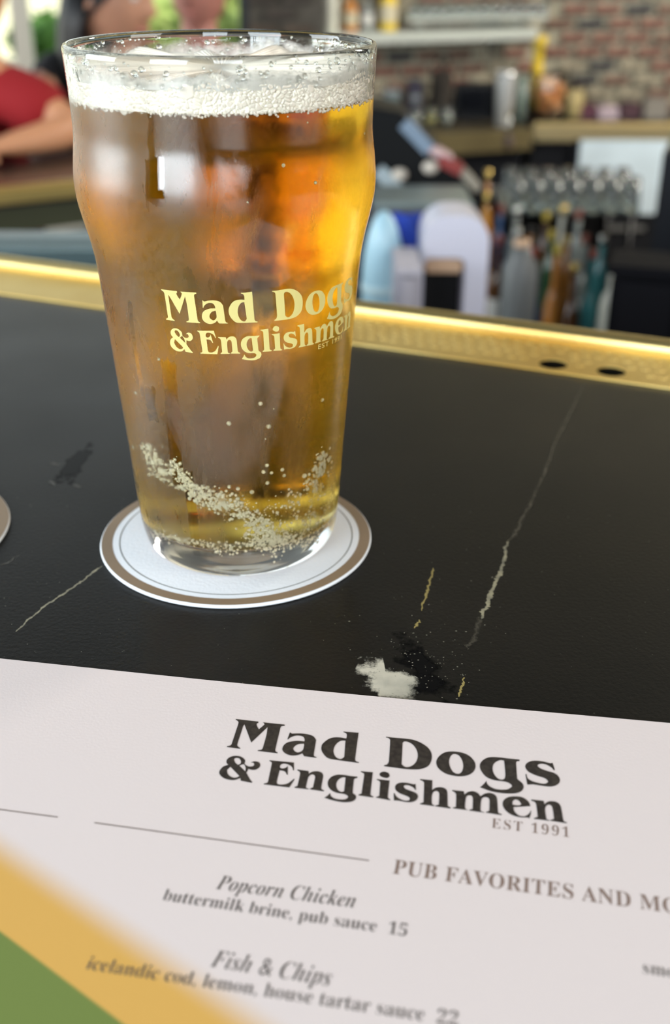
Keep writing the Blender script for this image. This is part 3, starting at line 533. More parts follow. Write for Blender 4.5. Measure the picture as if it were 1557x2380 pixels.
# --- steel work bench with the pale containers
ZB = -.47
wb_ = empty('steel_bench', (.23, 1.7, 0)); tag(wb_, 'stainless steel under bar bench carrying pale plastic containers', 'bench')
q = MB(); q.box((-.12, -.10, ZB-.015), (.33, 1.0, .03), ch=.004); q.build('benchtop', steel, wb_)
for sx in (-.27, .03):
    for sy in (-.58, .36): q = MB(); q.tube([(sx, sy, FLOOR), (sx, sy, ZB-.03)], .012, 8); q.build('leg', steel, wb_)
q = MB(); q.box((-.12, -.10, ZB-.3), (.30, .9, .012)); q.build('lower_shelf', steel, wb_)
# light blue domed tub
Yt = 1.45; a, b_ = pt(842, 600, Yt), pt(942, 600, Yt); r = (b_.x-a.x)/2; zt2 = pt(890, 497, Yt).z; h = zt2-ZB
e = empty('domed_tub', ((a.x+b_.x)/2, Yt+.02, ZB)); q = MB(); q.lathe([(r*.92, 0), (r, .02), (r, h*.72)]+[(r*math.cos(t), h*.72+h*.28*math.sin(t)) for t in [k*math.pi/16 for k in range(1, 8)]]+[(.0005, h)], 32); q.build('tub_body', mat('light_blue_plastic', (.42, .66, .78), .4, coat=.2), e)
q = MB(); q.lathe([(r*1.03, h*.70), (r*1.05, h*.715), (r*1.03, h*.73)], 32); q.build('lid_seam', mat('pale_blue_plastic', (.62, .82, .88), .4), e)
tag(e, 'light blue domed plastic tub just right of the pint glass', 'tub')
# lilac grey box in front of it
e, w_, h_ = boxy('plastic_bin', 'bin', 'lilac grey plastic bin between blue tub and arched jug', 920, 980, 632, 1.32, .10, mat('lilac_grey_plastic', (.46, .44, .50), .5), z0=ZB, ch=.008)
q = MB(); q.box((0, .05, h_), (w_*1.05, .11, .008), ch=.002); q.build('rim', mat('lilac_rim', (.55, .53, .60), .5), e)
# royal blue towel draped over a bar behind
a, b_, c_ = pt(900, 497, 1.62), pt(985, 500, 1.62), pt(978, 600, 1.62)
e = empty('blue_cloth', (b_.x, 1.62, ZB)); vs = []; fs = []
for j in range(9):
    for i in range(9):
        u_, v_ = i/8, j/8; x = (b_.x-(b_.x-a.x)*u_*(1-v_*.85)); z = a.z-(a.z-c_.z)*v_; vs.append((x-b_.x, .006*math.sin(u_*9+v_*2), z-ZB))
for j in range(8):
    for i in range(8): fs.append((j*9+i, j*9+i+1, (j+1)*9+i+1, (j+1)*9+i))
o_ = MB().add(vs, fs, True).build('cloth_panel', mat('royal_blue_cloth', (.02, .06, .42), .8), e); sm_ = o_.modifiers.new('thick', 'SOLIDIFY'); sm_.thickness = .003
q = MB(); q.box((-.02, .012, (a.z-ZB)/2), (.09, .012, a.z-ZB)); q.build('stand_board', black, e)
tag(e, 'royal blue cloth hanging between the blue tub and white jug', 'cloth')
# white lilac arched container with dark opening
def arch(px0, px1, pyt, Y, depth, m, label, ipx0, ipx1, ipyt):
    a, b_ = pt(px0, pyt, Y), pt(px1, pyt, Y); ia, ib = pt(ipx0, ipyt, Y), pt(ipx1, ipyt, Y); e = empty('arched_dispenser', ((a.x+b_.x)/2, Y, ZB)); W = (b_.x-a.x)/2; H = a.z-ZB; cx_ = (a.x+b_.x)/2
    def outl(x0, x1, top, rad):
        o = [(x0, 0)];
        for k in range(9): t = math.pi-k*math.pi/16; o.append((x0+rad+rad*math.cos(t), top-rad+rad*math.sin(t)))
        for k in range(9): t = math.pi/2-k*math.pi/16; o.append((x1-rad+rad*math.cos(t), top-rad+rad*math.sin(t)))
        o.append((x1, 0)); return o
    O = outl(-W, W, H, .035); I = outl(ia.x-cx_, ib.x-cx_, ia.z-ZB, .01); n = len(O); q = MB(); vs = []
    for y in (0, depth): vs += [(x, y, z) for x, z in O]+[(x, y, z) for x, z in I]
    fs = []
    for i in range(n-1):
        fs += [(i, i+1, n+i+1, n+i), (2*n+i, 3*n+i, 3*n+i+1, 2*n+i+1), (i, 2*n+i, 2*n+i+1, i+1), (n+i, n+i+1, 3*n+i+1, 3*n+i)]
    q.add(vs, fs); q.build('arched_shell', m, e); q = MB(); q.box(((ia.x+ib.x)/2-cx_, depth*.75, (ia.z-ZB)/2), (ib.x-ia.x-.002, depth*.4, ia.z-ZB-.002)); q.build('dark_insert', black, e)
    q = MB(); q.box(((ia.x+ib.x)/2-cx_, depth*.3, ia.z-ZB-.012), (ib.x-ia.x-.004, depth*.5, .018), ch=.003); q.build('tan_strip', mat('tan_plastic', (.62, .42, .28), .5), e); tag(e, label, 'dispenser'); return e
arch(985, 1142, 500, 1.42, .08, mat('lilac_white_plastic', (.70, .70, .82), .35, coat=.3), 'lilac white arched dispenser with a black opening beyond the rail', 985, 1082, 600)
# grey steel ledge behind them
e, w_, h_ = boxy('steel_box', 'box', 'low grey steel box behind the white dispenser', 868, 1100, 478, 1.74, .13, mat('dull_steel', (.30, .33, .34), .35, .8), z0=ZB)
q = MB(); q.box((0, .065, h_), (w_*1.01, .135, .01), ch=.003); q.build('lid', mat('dull_sink_steel', (.30, .36, .36), .45, .7), e)
e, r, h = lathe_at('grey_canister', 'canister', 'tall grey canister to the right of the white dispenser', 1195, 572, 800, 84, 1.62, mat('grey_plastic', (.16, .17, .17), .4), [(.9, 0), (1, .02), (1, .8), (.6, .92), (.5, 1), (.001, 1)], 'canister_body')
q = MB(); q.lathe([(r*.5, h), (r*.45, h*1.06), (.0005, h*1.06)], 20); q.build('stopper', mat('tan_plastic', (.62, .42, .28), .5), e)
bz = e.location.z; 
# --- tilted black till terminal with blue strip and red sticker
cA, cB = pt(985, 300, 1.95), pt(870, 470, 1.95); ang = math.atan2(-(440-300), (1100-985))
e = empty('till_terminal', (pt(960, 420, 1.95).x, 1.95, ZB+.0)); H0 = pt(960, 420, 1.95).z-ZB
def pl(pxs, Y, d): # extruded outline
    P = [pt(x, y, Y) for x, y in pxs]; n = len(P); vs = [(p.x-e.location.x, 0, p.z-ZB) for p in P]+[(p.x-e.location.x, d, p.z-ZB) for p in P]
    return vs, [tuple(range(n)), tuple(range(n, 2*n))[::-1]]+[(i, n+i, n+(i+1) % n, (i+1) % n) for i in range(n)]
q = MB(); q.add(*pl([(780, 262), (870, 250), (935, 262), (1010, 335), (1108, 440), (1112, 470), (1090, 482), (780, 482)], 1.95, .14)); q.build('housing', mat('satin_black', (.006, .0065, .007), .5, spec=.15), e, bevel=.004)
def strip(p0, p1, w0, m, nm, dy=-.006):
    a, b_ = pt(*p0, 1.95), pt(*p1, 1.95); d = (b_-a); n_ = Vector((d.z, 0, -d.x)).normalized()*w0; q = MB(); P = [a-n_, b_-n_, b_+n_, a+n_]
    q.add([(p.x-e.location.x, dy, p.z-ZB) for p in P]+[(p.x-e.location.x, .03, p.z-ZB) for p in P], [(0, 1, 2, 3), (7, 6, 5, 4), (0, 4, 5, 1), (1, 5, 6, 2), (2, 6, 7, 3), (3, 7, 4, 0)]); q.build(nm, m, e)
strip((938, 285), (998, 348), .011, mat('slate_blue', (.20, .27, .36), .4), 'blue_strip'); strip((1000, 345), (1048, 372), .007, mat('sticker_pink', (.60, .42, .42), .5), 'pale_sticker'); strip((1020, 370), (1072, 396), .009, mat('sticker_red', (.26, .04, .035), .6), 'red_sticker', -.009)
strip((878, 395), (935, 452), .012, mat('pale_arm', (.45, .54, .58), .35, .3), 'pale_arm'); strip((1072, 396), (1112, 440), .007, mat('tan_arm', (.34, .31, .25), .4), 'hinge_arm')
for px, py in ((928, 405), (1000, 388)):
    p = pt(px, py, 1.95); q = MB(); q.sphere((p.x-e.location.x, -.004, p.z-ZB), (.014, .008, .011), 14, 8); q.build('knob', mat('cream_knob', (.62, .56, .48), .3), e)
p = pt(950, 482, 1.95); q = MB(); q.box((0, .07, (p.z-ZB)/2), (.10, .10, p.z-ZB)); q.build('stand', black, e)
tag(e, 'tilted black till terminal with a blue strip and red sticker', 'till')
# small bright things beside it
for px, py, wpx, hpx, Y_, m_, lb, nm in ((1135, 440, 34, 150, 2.0, gor, 'short orange bottle to the right of the tilted till', 'sauce_bottle'), (1132, 495, 26, 130, 1.9, mat('amber_bottle', (.60, .30, .03), .15, coat=.5), 'amber bottle standing in front of the short orange bottle', 'sauce_bottle'), (1090, 448, 30, 120, 2.0, mat('mustard_bottle', (.52, .42, .12), .3), 'mustard coloured bottle between till and orange bottle', 'sauce_bottle')):
    p = pt(px, py, Y_); bottle((p.x, Y_+.02, ZB), p.z-ZB+.03, wpx/2/FPX*Y_, m_, None, capg, lb, group='sauce bottles by the till', name=nm, style=1)
# --- tall black cabinet at the right edge
a = pt(1522, 500, 1.75); e = empty('black_cabinet', (a.x, 1.75, FLOOR), R(-19)); zt3 = pt(1540, 345, 1.75).z-FLOOR
q = MB(); q.box((.35, .35, zt3/2), (.7, .7, zt3), ch=.006); q.build('body', cab, e)
q = MB(); q.box((.35, -.008, zt3/2), (.62, .016, zt3*.86), ch=.004); dd = q.build('door', mat('cabinet_door', (.014, .015, .02), .3), e)
q = MB(); q.tube([(.08, -.03, zt3*.55), (.08, -.03, zt3*.75)], .006, 8); q.build('handle', steel, dd)
tag(e, 'tall black cabinet at the right edge behind the bar', 'cabinet')
# --- sink trough at the left, inside the bar
a, b_ = onz(-60, 545, -.32), onz(330, 600, -.32)
e = empty('sink_trough', (-.62, 1.20, 0)); ZS = -.128
q = MB(); q.box((0, -.13, ZS), (.9, .03, .02)); q.box((0, .13, ZS), (.9, .03, .02)); q.box((-.44, 0, ZS), (.02, .26, .02)); q.box((.44, 0, ZS), (.02, .26, .02)); q.build('rim', mat('dull_sink_steel', (.30, .36, .36), .45, .7), e)
q = MB(); q.box((0, 0, ZS-.15), (.86, .23, .01)); q.box((0, -.115, ZS-.08), (.86, .006, .15)); q.box((0, .115, ZS-.08), (.86, .006, .15)); q.box((-.43, 0, ZS-.08), (.006, .23, .15)); q.box((.43, 0, ZS-.08), (.006, .23, .15)); q.build('basin', mat('teal_steel', (.35, .46, .48), .25, .8), e)
for sx in (-.42, .42):
    for sy in (-.12, .12): q = MB(); q.tube([(sx, sy, FLOOR), (sx, sy, ZS-.01)], .012, 8); q.build('leg', steel, e)
tag(e, 'stainless steel sink trough inside the bar at the left', 'sink')
# --- opposite counter with brass rail
ZO = -.2; 
f0, f1 = onz(0, 432, ZO), onz(170, 415, ZO); fd = (f1-f0).normalized(); aO = math.atan2(fd.y, fd.x)
e = empty('opposite_bar', (f0.x, f0.y, 0), aO); tag(e, 'dark polished counter with brass edge across the bar well', 'bar counter')
q = MB(); q.box((-.05, .3, ZO-.02), (1.3, .6, .04)); q.build('worktop', mat('polished_dark_top', (.03, .022, .02), .22, noise=.3), e)
q = MB(); q.box((-.05, -.012, ZO-.014), (1.3, .03, .030), ch=.006); q.build('brass_edge', mat('dull_brass', (.50, .38, .14), .35, .9), e)
q = MB(); q.box((-.05, .02, ZO-.058), (1.28, .03, .052)); q.build('front_strip', mat('dark_olive', (.045, .05, .022), .5), e)
q = MB(); q.box((-.05, .09, (ZO-.13+FLOOR)/2), (1.26, .14, ZO-.13-FLOOR)); q.build('cabinet', cab, e)

# --- low black bin before the cabinet
a, b_ = pt(1424, 640, 1.35), pt(1590, 640, 1.35)
e = empty('black_bin', ((a.x+b_.x)/2, 1.35, FLOOR), R(-17)); h = a.z-FLOOR; q = MB(); q.box((0, .04, h/2), (b_.x-a.x, .08, h), ch=.01); q.build('body', mat('matte_black', (.006, .006, .008), .7, spec=.1), e)
q = MB(); q.box((0, .04, h+.004), (b_.x-a.x+.012, .09, .012), ch=.003); q.build('lid', mat('matte_black', (.006, .006, .008), .7, spec=.1), e)
tag(e, 'low black bin at the right in front of the tall black cabinet', 'bin')
# ================================================================ people seated at the opposite counter (all out of focus)
def skinmesh(name, V, E, m, parent, root=0, sub=1):
    me_ = bpy.data.meshes.new(name); me_.from_pydata([v[:3] for v in V], E, []); me_.update(); o = bpy.data.objects.new(name, me_); C.objects.link(o); o.parent = parent
    s_ = o.modifiers.new('skin', 'SKIN'); s_.use_smooth_shade = True
    for i, v in enumerate(V):
        sv_ = me_.skin_vertices[0].data[i]; r_ = v[3]; sv_.radius = r_ if isinstance(r_, tuple) else (r_, r_); sv_.use_root = (i == root)
    b = o.modifiers.new('sub', 'SUBSURF'); b.levels = sub; b.render_levels = sub; me_.materials.append(m); return o
def head_mesh(name, m, parent, loc, face, s=1.0, tilt=0):
    # face = heading angle of the nose in the ground plane
    vs = []; n1_, n2_ = 32, 24
    for j in range(n2_+1):
        th = -math.pi/2+math.pi*j/n2_
        for i in range(n1_):
            a = 2*math.pi*i/n1_; d = Vector((math.cos(th)*math.cos(a), math.cos(th)*math.sin(a), math.sin(th))); x, y, z = d.x*.098, d.y*.076, d.z*.118
            if d.z < 0: k = 1-.28*(-d.z)**1.5; y *= k; x = x*(1-.12*(-d.z)) + (.014*(-d.z) if d.x > 0 else .012*d.z)
            f = d.x
            if f > 0:
                g = lambda cy_, cz, w1, w2: math.exp(-((d.y-cy_)/w1)**2-((d.z-cz)/w2)**2)
                x += .024*g(0, -.12, .13, .13)+.011*g(0, .06, .10, .2)-.010*g(.32, .06, .16, .12)-.010*g(-.32, .06, .16, .12)+.006*g(0, .24, .5, .08)+.008*g(0, -.46, .22, .05)+.006*g(0, -.56, .2, .05)-.004*g(0, -.51, .25, .03)+.012*g(0, -.80, .25, .14)
            vs.append((x, y, z))
    fs = [(j*n1_+i, j*n1_+(i+1) % n1_, (j+1)*n1_+(i+1) % n1_, (j+1)*n1_+i) for j in range(n2_) for i in range(n1_)]
    e = MB(); e.add(vs, fs, True)
    for sd in (-1, 1):      # ears
        e.lathe([(.0005, .0), (.016, .002), (.020, .007), (.013, .011), (.0005, .008)], 16, M=Matrix.Translation((-.008, sd*.072, .0)) @ Matrix.Rotation(sd*-1.3, 4, 'X') @ Matrix.Scale(1.4, 4, (0, 1, 0)))
    o = e.build(name, m, parent); o.location = loc; o.rotation_euler = (0, tilt, face); o.scale = (s, s, s); return o
def person(loc, shirt, skin, hairm, facing, neck, head_c, shoulders, label, hair_long=False, face=None, arms=None, seat=-.62, tilt=.15, name='person', sleeve=.55, stool=''):
    """world coordinates minus loc for every joint"""
    P = empty(name, loc); L0 = Vector(loc)
    def l(p): return tuple(Vector(p)-L0)
    chest = Vector(neck)*.5+Vector(shoulders[0])*.25+Vector(shoulders[1])*.25-Vector((0, 0, .07)); pel = Vector((chest.x*.6+loc[0]*.4, chest.y*.5+loc[1]*.5, seat+.08)); mid = pel.lerp(chest, .5)
    V = [(*l(pel), .125), (*l(mid), .115), (*l(chest), .125), (*l(Vector(neck)-Vector((0, 0, .03))), .06), (*l(neck), .052), (*l(Vector(neck).lerp(Vector(head_c), .6)), .055)]; E = [(0, 1), (1, 2), (2, 3), (3, 4), (4, 5)]
    Vs = [(*l(pel), .135), (*l(mid), .127), (*l(chest), .138), (*l(Vector(neck)-Vector((0, 0, .05))), .07)]; Es = [(0, 1), (1, 2), (2, 3)]
    F = Vector((math.cos(facing), math.sin(facing), 0)); Sd = Vector((-F.y, F.x, 0))
    for k, sd in enumerate((1, -1)):
        s_ = Vector(shoulders[k]); el, wr, hd = [Vector(q_) for q_ in arms[k]]
        i0 = len(V); V += [(*l(s_), .056), (*l(s_.lerp(el, .5)), .046), (*l(el), .040), (*l(el.lerp(wr, .5)), .037), (*l(wr), .025), (*l(wr.lerp(hd, .6)), (.034, .018))]
        E += [(2, i0), (i0, i0+1), (i0+1, i0+2), (i0+2, i0+3), (i0+3, i0+4), (i0+4, i0+5)]
        d = (hd-wr).normalized(); side = d.cross(Vector((0, 0, 1))).normalized()*(sd)
        palm = wr.lerp(hd, .6)
        for f, ln in enumerate((.072, .08, .076, .06)):
            b0 = palm+d*.02+side*(-.024+.016*f); i1 = len(V); V += [(*l(b0), .0095), (*l(b0+d*ln*.5-Vector((0, 0, .004))), .009), (*l(b0+d*ln*.9-Vector((0, 0, .016))), .0075)]; E += [(i0+5, i1), (i1, i1+1), (i1+1, i1+2)]
        i1 = len(V); V += [(*l(wr.lerp(hd, .35)-side*.03), .0115), (*l(palm-side*.045+d*.02), .010), (*l(palm-side*.045+d*.045), .008)]; E += [(i0+5, i1), (i1, i1+1), (i1+1, i1+2)]
        j0 = len(Vs); Vs += [(*l(s_), .070), (*l(s_.lerp(el, sleeve)), .064)]; Es += [(2, j0), (j0, j0+1)]
        hip = pel+Sd*sd*.09; kn = hip+F*.40+Vector((0, 0, .02)); an = kn+F*.02; an.z = FLOOR+.09; to = an+F*.16; to.z = FLOOR+.035
        j1 = len(Vs)
    skinmesh('body', V, E, skin, P, 0); skinmesh('shirt', Vs, Es, shirt, P, 0)
    for sd in (1, -1):
        hip = pel+Sd*sd*.085-Vector((0, 0, .0)); kn = hip+F*.40; an = kn+F*.03; an.z = FLOOR+.08
        skinmesh('trouser_leg', [(*l(hip), .085), (*l(hip.lerp(kn, .5)), .078), (*l(kn), .062), (*l(kn.lerp(an, .5)), .052), (*l(an), .04)], [(0, 1), (1, 2), (2, 3), (3, 4)], mat('dark_denim', (.02, .025, .04), .8), P)
        q = MB(); q.sphere((0, 0, 0), (.13, .045, .04), 14, 8); o = q.build('shoe', black, P); o.location = l((an.x+F.x*.07, an.y+F.y*.07, FLOOR+.04)); o.rotation_euler.z = facing
    face = facing if face is None else face
    h = head_mesh('head', skin, P, l(head_c), face, 1.0, tilt)
    # eyes, brows and lips sit on the head
    for sy in (-.029, .029):
        q = MB(); q.sphere((.079, sy, .012), (.010, .013, .009), 12, 8); q.build('eye', mat('eye_white', (.7, .68, .65), .2), h)
        q = MB(); q.tube([(.088, sy*.55, .034), (.090, sy, .039), (.078, sy*1.6, .032)], .0035, 6); q.build('eyebrow', hairm, h)
    q = MB(); q.sphere((.089, 0, -.056), (.008, .024, .007), 12, 6); q.build('lips', mat('lips', (.42, .16, .13), .4), h)
    # hair: a shell over crown and back of the head
    vs = []; n1_, n2_ = 32, 20; lowz = -.9 if hair_long else -.25
    for j in range(n2_+1):
        t = j/n2_
        for i in range(n1_):
            a = 2*math.pi*i/n1_; front = max(0, math.cos(a)); zl = lowz*(1-front)+.52*front if not hair_long else (-.35*(1-front)+.5*front)
            zz_ = 1-(1-zl)*t; rr2 = math.sqrt(max(0, 1-zz_*zz_)); vs.append((.106*rr2*math.cos(a)-.006, .084*rr2*math.sin(a), .126*zz_))
    fs = [(j*n1_+i, j*n1_+(i+1) % n1_, (j+1)*n1_+(i+1) % n1_, (j+1)*n1_+i) for j in range(n2_) for i in range(n1_)]
    hr = MB(); hr.add(vs, fs, True)
    if hair_long:
        for k in range(46):
            a = math.radians(95+170*k/45); x, y = .092*math.cos(a)-.012, .08*math.sin(a); hr.tube([(x, y, .02), (x*1.12, y*1.1, -.07), (x*1.15, y*1.05, -.16), (x*1.05, y*.95, -.25-.03*math.sin(k*1.7))], [.014, .016, .015, .006], 7)
    hr.build('hair', hairm, h)
    tag(P, label, 'person')
    S_ = empty('bar_stool', (pel.x, pel.y, FLOOR), facing); hs = seat-.05-FLOOR; wd = mat('stool_wood', (.10, .06, .035), .5)
    q = MB(); q.lathe([(.15, hs-.03), (.17, hs-.025), (.17, hs), (.0005, hs)], 24); q.build('seat', wd, S_)
    for k in range(4):
        a = math.pi/4+k*math.pi/2; q = MB(); q.tube([(.11*math.cos(a), .11*math.sin(a), hs-.02), (.17*math.cos(a), .17*math.sin(a), 0)], .014, 8); q.build('leg', wd, S_)
    tag(S_, stool, 'stool'); return P
sk1 = mat('skin_tan', (.52, .27, .17), .5, sss=.1); sk2 = mat('skin_ruddy', (.46, .20, .16), .5, sss=.1); sk3 = mat('skin_warm', (.62, .30, .16), .5, sss=.1)
hb = mat('hair_black', (.012, .011, .012), .4); hbr = mat('hair_brown', (.10, .06, .035), .5)
ZO_ = -.2
# first: long black hair, black top, facing right in profile
hc = pt(262, -8, 2.8); n_ = pt(262, 110, 2.8); lo = (n_.x, 2.85, FLOOR)
arm1 = [[(n_.x+.30, 2.62, -.16), (n_.x+.12, 2.47, -.165), (n_.x+.04, 2.44, -.17)], [(n_.x-.22, 2.64, -.16), (n_.x-.05, 2.48, -.165), (n_.x+.02, 2.46, -.17)]]
arm1 = [[Vector(n_)+Vector((-.17, -.17, -.16)), Vector(n_)+Vector((-.02, -.33, -.165)), Vector(n_)+Vector((.06, -.38, -.17))], [Vector(n_)+Vector((.19, -.17, -.16)), Vector(n_)+Vector((.05, -.30, -.165)), Vector(n_)+Vector((-.03, -.33, -.17))]]
def setz(arm):
    for a_ in arm:
        a_[0].z = ZO_+.045; a_[1].z = ZO_+.035; a_[2].z = ZO_+.03
    return arm
person(lo, mat('black_shirt', (.012, .012, .014), .8), sk1, hb, R(-80), tuple(n_), tuple(hc), [tuple(Vector(n_)+Vector((-.15, .04, -.07))), tuple(Vector(n_)+Vector((.15, .04, -.07)))], 'person with long black hair and black top, chin above the pint rim', True, R(-28), setz(arm1), stool='wooden stool under the person with long black hair')
hc = pt(462, -38, 3.3); n_ = pt(462, 85, 3.3)
arm2 = [[Vector((n_.x-.21, 3.26, n_.z-.33)), Vector((n_.x-.13, 3.04, -.50)), Vector((n_.x-.06, 2.98, -.50))], [Vector((n_.x+.21, 3.26, n_.z-.33)), Vector((n_.x+.13, 3.04, -.50)), Vector((n_.x+.06, 2.98, -.50))]]
person((n_.x, 3.35, FLOOR), mat('grey_shirt', (.10, .11, .12), .8), sk2, hbr, R(-90), tuple(n_), tuple(hc), [tuple(Vector(n_)+Vector((-.17, .04, -.08))), tuple(Vector(n_)+Vector((.17, .04, -.08)))], 'person with ruddy neck in a grey shirt, right of the black haired person', False, R(-105), arm2, stool='wooden stool under the person in the grey shirt')
n_ = pt(-70, 60, 2.45); hc = pt(-75, -60, 2.45)
arm3 = [[Vector(n_)+Vector((-.20, -.12, 0)), Vector(n_)+Vector((-.05, -.25, 0)), Vector(n_)+Vector((.05, -.27, 0))], [pt(178, 283, 2.36), pt(55, 292, 2.27), pt(-20, 294, 2.24)]]
sh_ = [tuple(Vector(n_)+Vector((-.17, .02, -.08))), tuple(pt(-22, 185, 2.45))]
P3 = person((n_.x, 2.55, FLOOR), mat('red_shirt', (.30, .008, .012), .85), sk3, hbr, R(-75), tuple(n_), tuple(hc), sh_, 'person in a red short sleeved shirt leaning on the counter, far left', False, R(-60), setz(arm3), sleeve=.82, stool='wooden stool under the person in the red shirt')
# ================================================================ the pint glass and its beer
GX, GY, GZ = -.0351, .3696, .0017
zk = [0, .3, 1.5, 4.5, 8.5, 18.5, 38.5, 58.5, 78.5, 90.5, 98.5, 106.5, 112.5, 118.5, 124.5, 130.5, 136.5, 144.5, 154.5, 164.5, 167.8]
rk = [32.0, 32.9, 33.8, 35.1, 35.8, 36.7, 38.1, 39.7, 41.2, 42.2, 42.8, 43.6, 44.8, 46.3, 47.6, 48.0, 47.4, 46.5, 46.8, 47.4, 47.55]
zz = np.concatenate([[0, .3, .8, 1.5, 2.5, 3.5], np.arange(5, 167, 1.0)]); rr_ = np.interp(zz, zk, rk)
for _ in range(6): rr_[6:-1] = .25*rr_[5:-2]+.5*rr_[6:-1]+.25*rr_[7:]
def rout(z): return float(np.interp(z, zz, rr_))
def wall_t(z): return 2.5-.6*min(1, z/60)
outer = [(float(r), float(z)) for r, z in zip(rr_, zz)]
rim = [(47.55, 167.2), (47.5, 168.4), (47.2, 169.1), (46.6, 169.45), (46.0, 169.2), (45.65, 168.5), (45.6, 167.2)]
inner = [(rout(z)-wall_t(z), z) for z in np.arange(166, 14, -1.0)]
rb = rout(14)-wall_t(14)
for k in range(1, 8):
    a = math.pi/2*k/7; inner.append((rb-5*(1-math.cos(a)), 14-4.6*math.sin(a)))
for r_ in (24, 16, 8, 0.01): inner.append((r_, 9.4+.3*(1-r_/30)))
bottom = [(.01, 1.0), (20, .9), (27, .6), (30.5, .15)]
NS = 256
def lathe_mesh(prof, n=NS, s=.001):
    vs = []; fs = []
    for r_, z in prof:
        for i in range(n):
            a = 2*math.pi*i/n; vs.append((r_*math.sin(a)*s, -r_*math.cos(a)*s, z*s))
    for j in range(len(prof)-1):
        for i in range(n):
            k = (i+1) % n; fs.append((j*n+i, j*n+k, (j+1)*n+k, (j+1)*n+i))
    return vs, fs
prof = bottom+outer+rim+inner
vs, fs = lathe_mesh(prof)
me = bpy.data.meshes.new('pint_glass'); me.from_pydata(vs, [], fs); me.polygons.foreach_set('use_smooth', [True]*len(fs))
nout = len(bottom)+len(outer); mi = [0 if len(bottom)-1 <= (k//NS) < nout-1 else 1 for k in range(len(fs))]
uvl = me.uv_layers.new(name='wrap'); uv = np.zeros((len(me.loops), 2)); li = 0
for k, f in enumerate(fs):
    j, i = divmod(k, NS)
    for (jj, ii) in ((j, i), (j, i+1), (j+1, i+1), (j+1, i)):
        a = 360*ii/NS; a = a-360 if a > 180.001 or i >= NS//2 else a
        uv[li] = (a/100, prof[jj][1]/100); li += 1
uvl.data.foreach_set('uv', uv.ravel())
def fog_mat():
    m = bpy.data.materials.new('glass_with_condensation'); m.use_nodes = True; n = m.node_tree; L = n.links.new; n.nodes.remove(n.nodes['Principled BSDF']); out = n.nodes['Material Output']
    U = n.nodes.new('ShaderNodeUVMap'); U.uv_map = 'wrap'; S = n.nodes.new('ShaderNodeSeparateXYZ'); L(U.outputs[0], S.inputs[0]); T = n.nodes.new('ShaderNodeTexCoord')
    def M(op, a, b=None, c=None, clamp=False):
        x = n.nodes.new('ShaderNodeMath'); x.operation = op; x.use_clamp = clamp
        for i, v in enumerate((a, b, c)):
            if v is None: continue
            if isinstance(v, (int, float)): x.inputs[i].default_value = v
            else: L(v, x.inputs[i])
        return x.outputs[0]
    def noise(scale, det=5, sc=(1, 1, 1), rough=.6, dist=0):
        mp = n.nodes.new('ShaderNodeMapping'); mp.inputs['Scale'].default_value = sc; L(T.outputs['Object'], mp.inputs[0])
        z = n.nodes.new('ShaderNodeTexNoise'); z.inputs['Scale'].default_value = scale; z.inputs['Detail'].default_value = det; z.inputs['Roughness'].default_value = rough; z.inputs['Distortion'].default_value = dist
        L(mp.outputs[0], z.inputs['Vector']); return z.outputs['Fac']
    def ss(v, a, b):
        r = n.nodes.new('ShaderNodeMapRange'); r.interpolation_type = 'SMOOTHSTEP'; r.inputs['From Min'].default_value = a; r.inputs['From Max'].default_value = b; L(v, r.inputs['Value']); return r.outputs[0]
    u, v = S.outputs['X'], S.outputs['Y']                       # u: 100 deg, v: 100 mm
    big = noise(28, 4, (1, 1, .6)); streak = noise(130, 7, (1, 1, .30), .7, .6); fine = noise(520, 5, (1, 1, .7), .75)
    left = ss(u, .15, -.25); lr = M('MULTIPLY_ADD', left, .30, .31)
    # how much droplet haze: heavier on the left, patchy, thin on the right
    a = M('ADD', M('MULTIPLY_ADD', big, .9, -.45), lr)
    a = M('ADD', a, M('MULTIPLY_ADD', streak, 1.3, -.65)); F = ss(a, .18, .62)
    # runs where water has cleared the haze
    wob = M('MULTIPLY_ADD', noise(90, 3, (1, 1, 1)), .05, -.025)
    uw = M('ADD', u, wob)
    def run(u0, hw, v0, v1, rag=.02):
        d = M('ABSOLUTE', M('SUBTRACT', uw, u0)); a_ = ss(d, hw+.008, hw-.004)
        vw = M('ADD', v, M('MULTIPLY_ADD', streak, .08, -.04)); return M('MULTIPLY', a_, M('MULTIPLY', ss(vw, v0-rag*.3, v0+rag*.3), ss(vw, v1+rag*.3, v1-rag*.3)))
    runs = [run(-.203, .009, 1.42, 1.60), run(-.196, .034, 1.30, 1.43, .006), run(-.203, .022, 1.37, 1.42), run(-.245, .035, .54, .80), run(-.262, .030, .36, .58), run(-.20, .022, .02, .42), run(-.42, .010, .64, .97), run(-.37, .03, .58, .70)]
    tot = runs[0]
    for r_ in runs[1:]: tot = M('MAXIMUM', tot, r_)
    F = M('MULTIPLY', F, M('SUBTRACT', 1.0, tot))
    top = ss(v, 1.575, 1.545); F = M('MULTIPLY', F, M('MULTIPLY_ADD', top, .85, .15))
    low = ss(v, .06, .14); F = M('MULTIPLY', F, low)
    fz = M('MULTIPLY_ADD', fine, .9, .1); bp = n.nodes.new('ShaderNodeBump'); bp.inputs['Distance'].default_value = .0004; L(fine, bp.inputs['Height']); L(M('MULTIPLY_ADD', F, .22, .015), bp.inputs['Strength'])
    g0 = n.nodes.new('ShaderNodeBsdfGlass'); g0.inputs['IOR'].default_value = 1.5; L(M('ADD', M('MULTIPLY_ADD', F, .23, .005), M('MULTIPLY', M('MULTIPLY', top, low), M('MULTIPLY_ADD', tot, -.075, .075))), g0.inputs['Roughness']); L(bp.outputs[0], g0.inputs['Normal'])
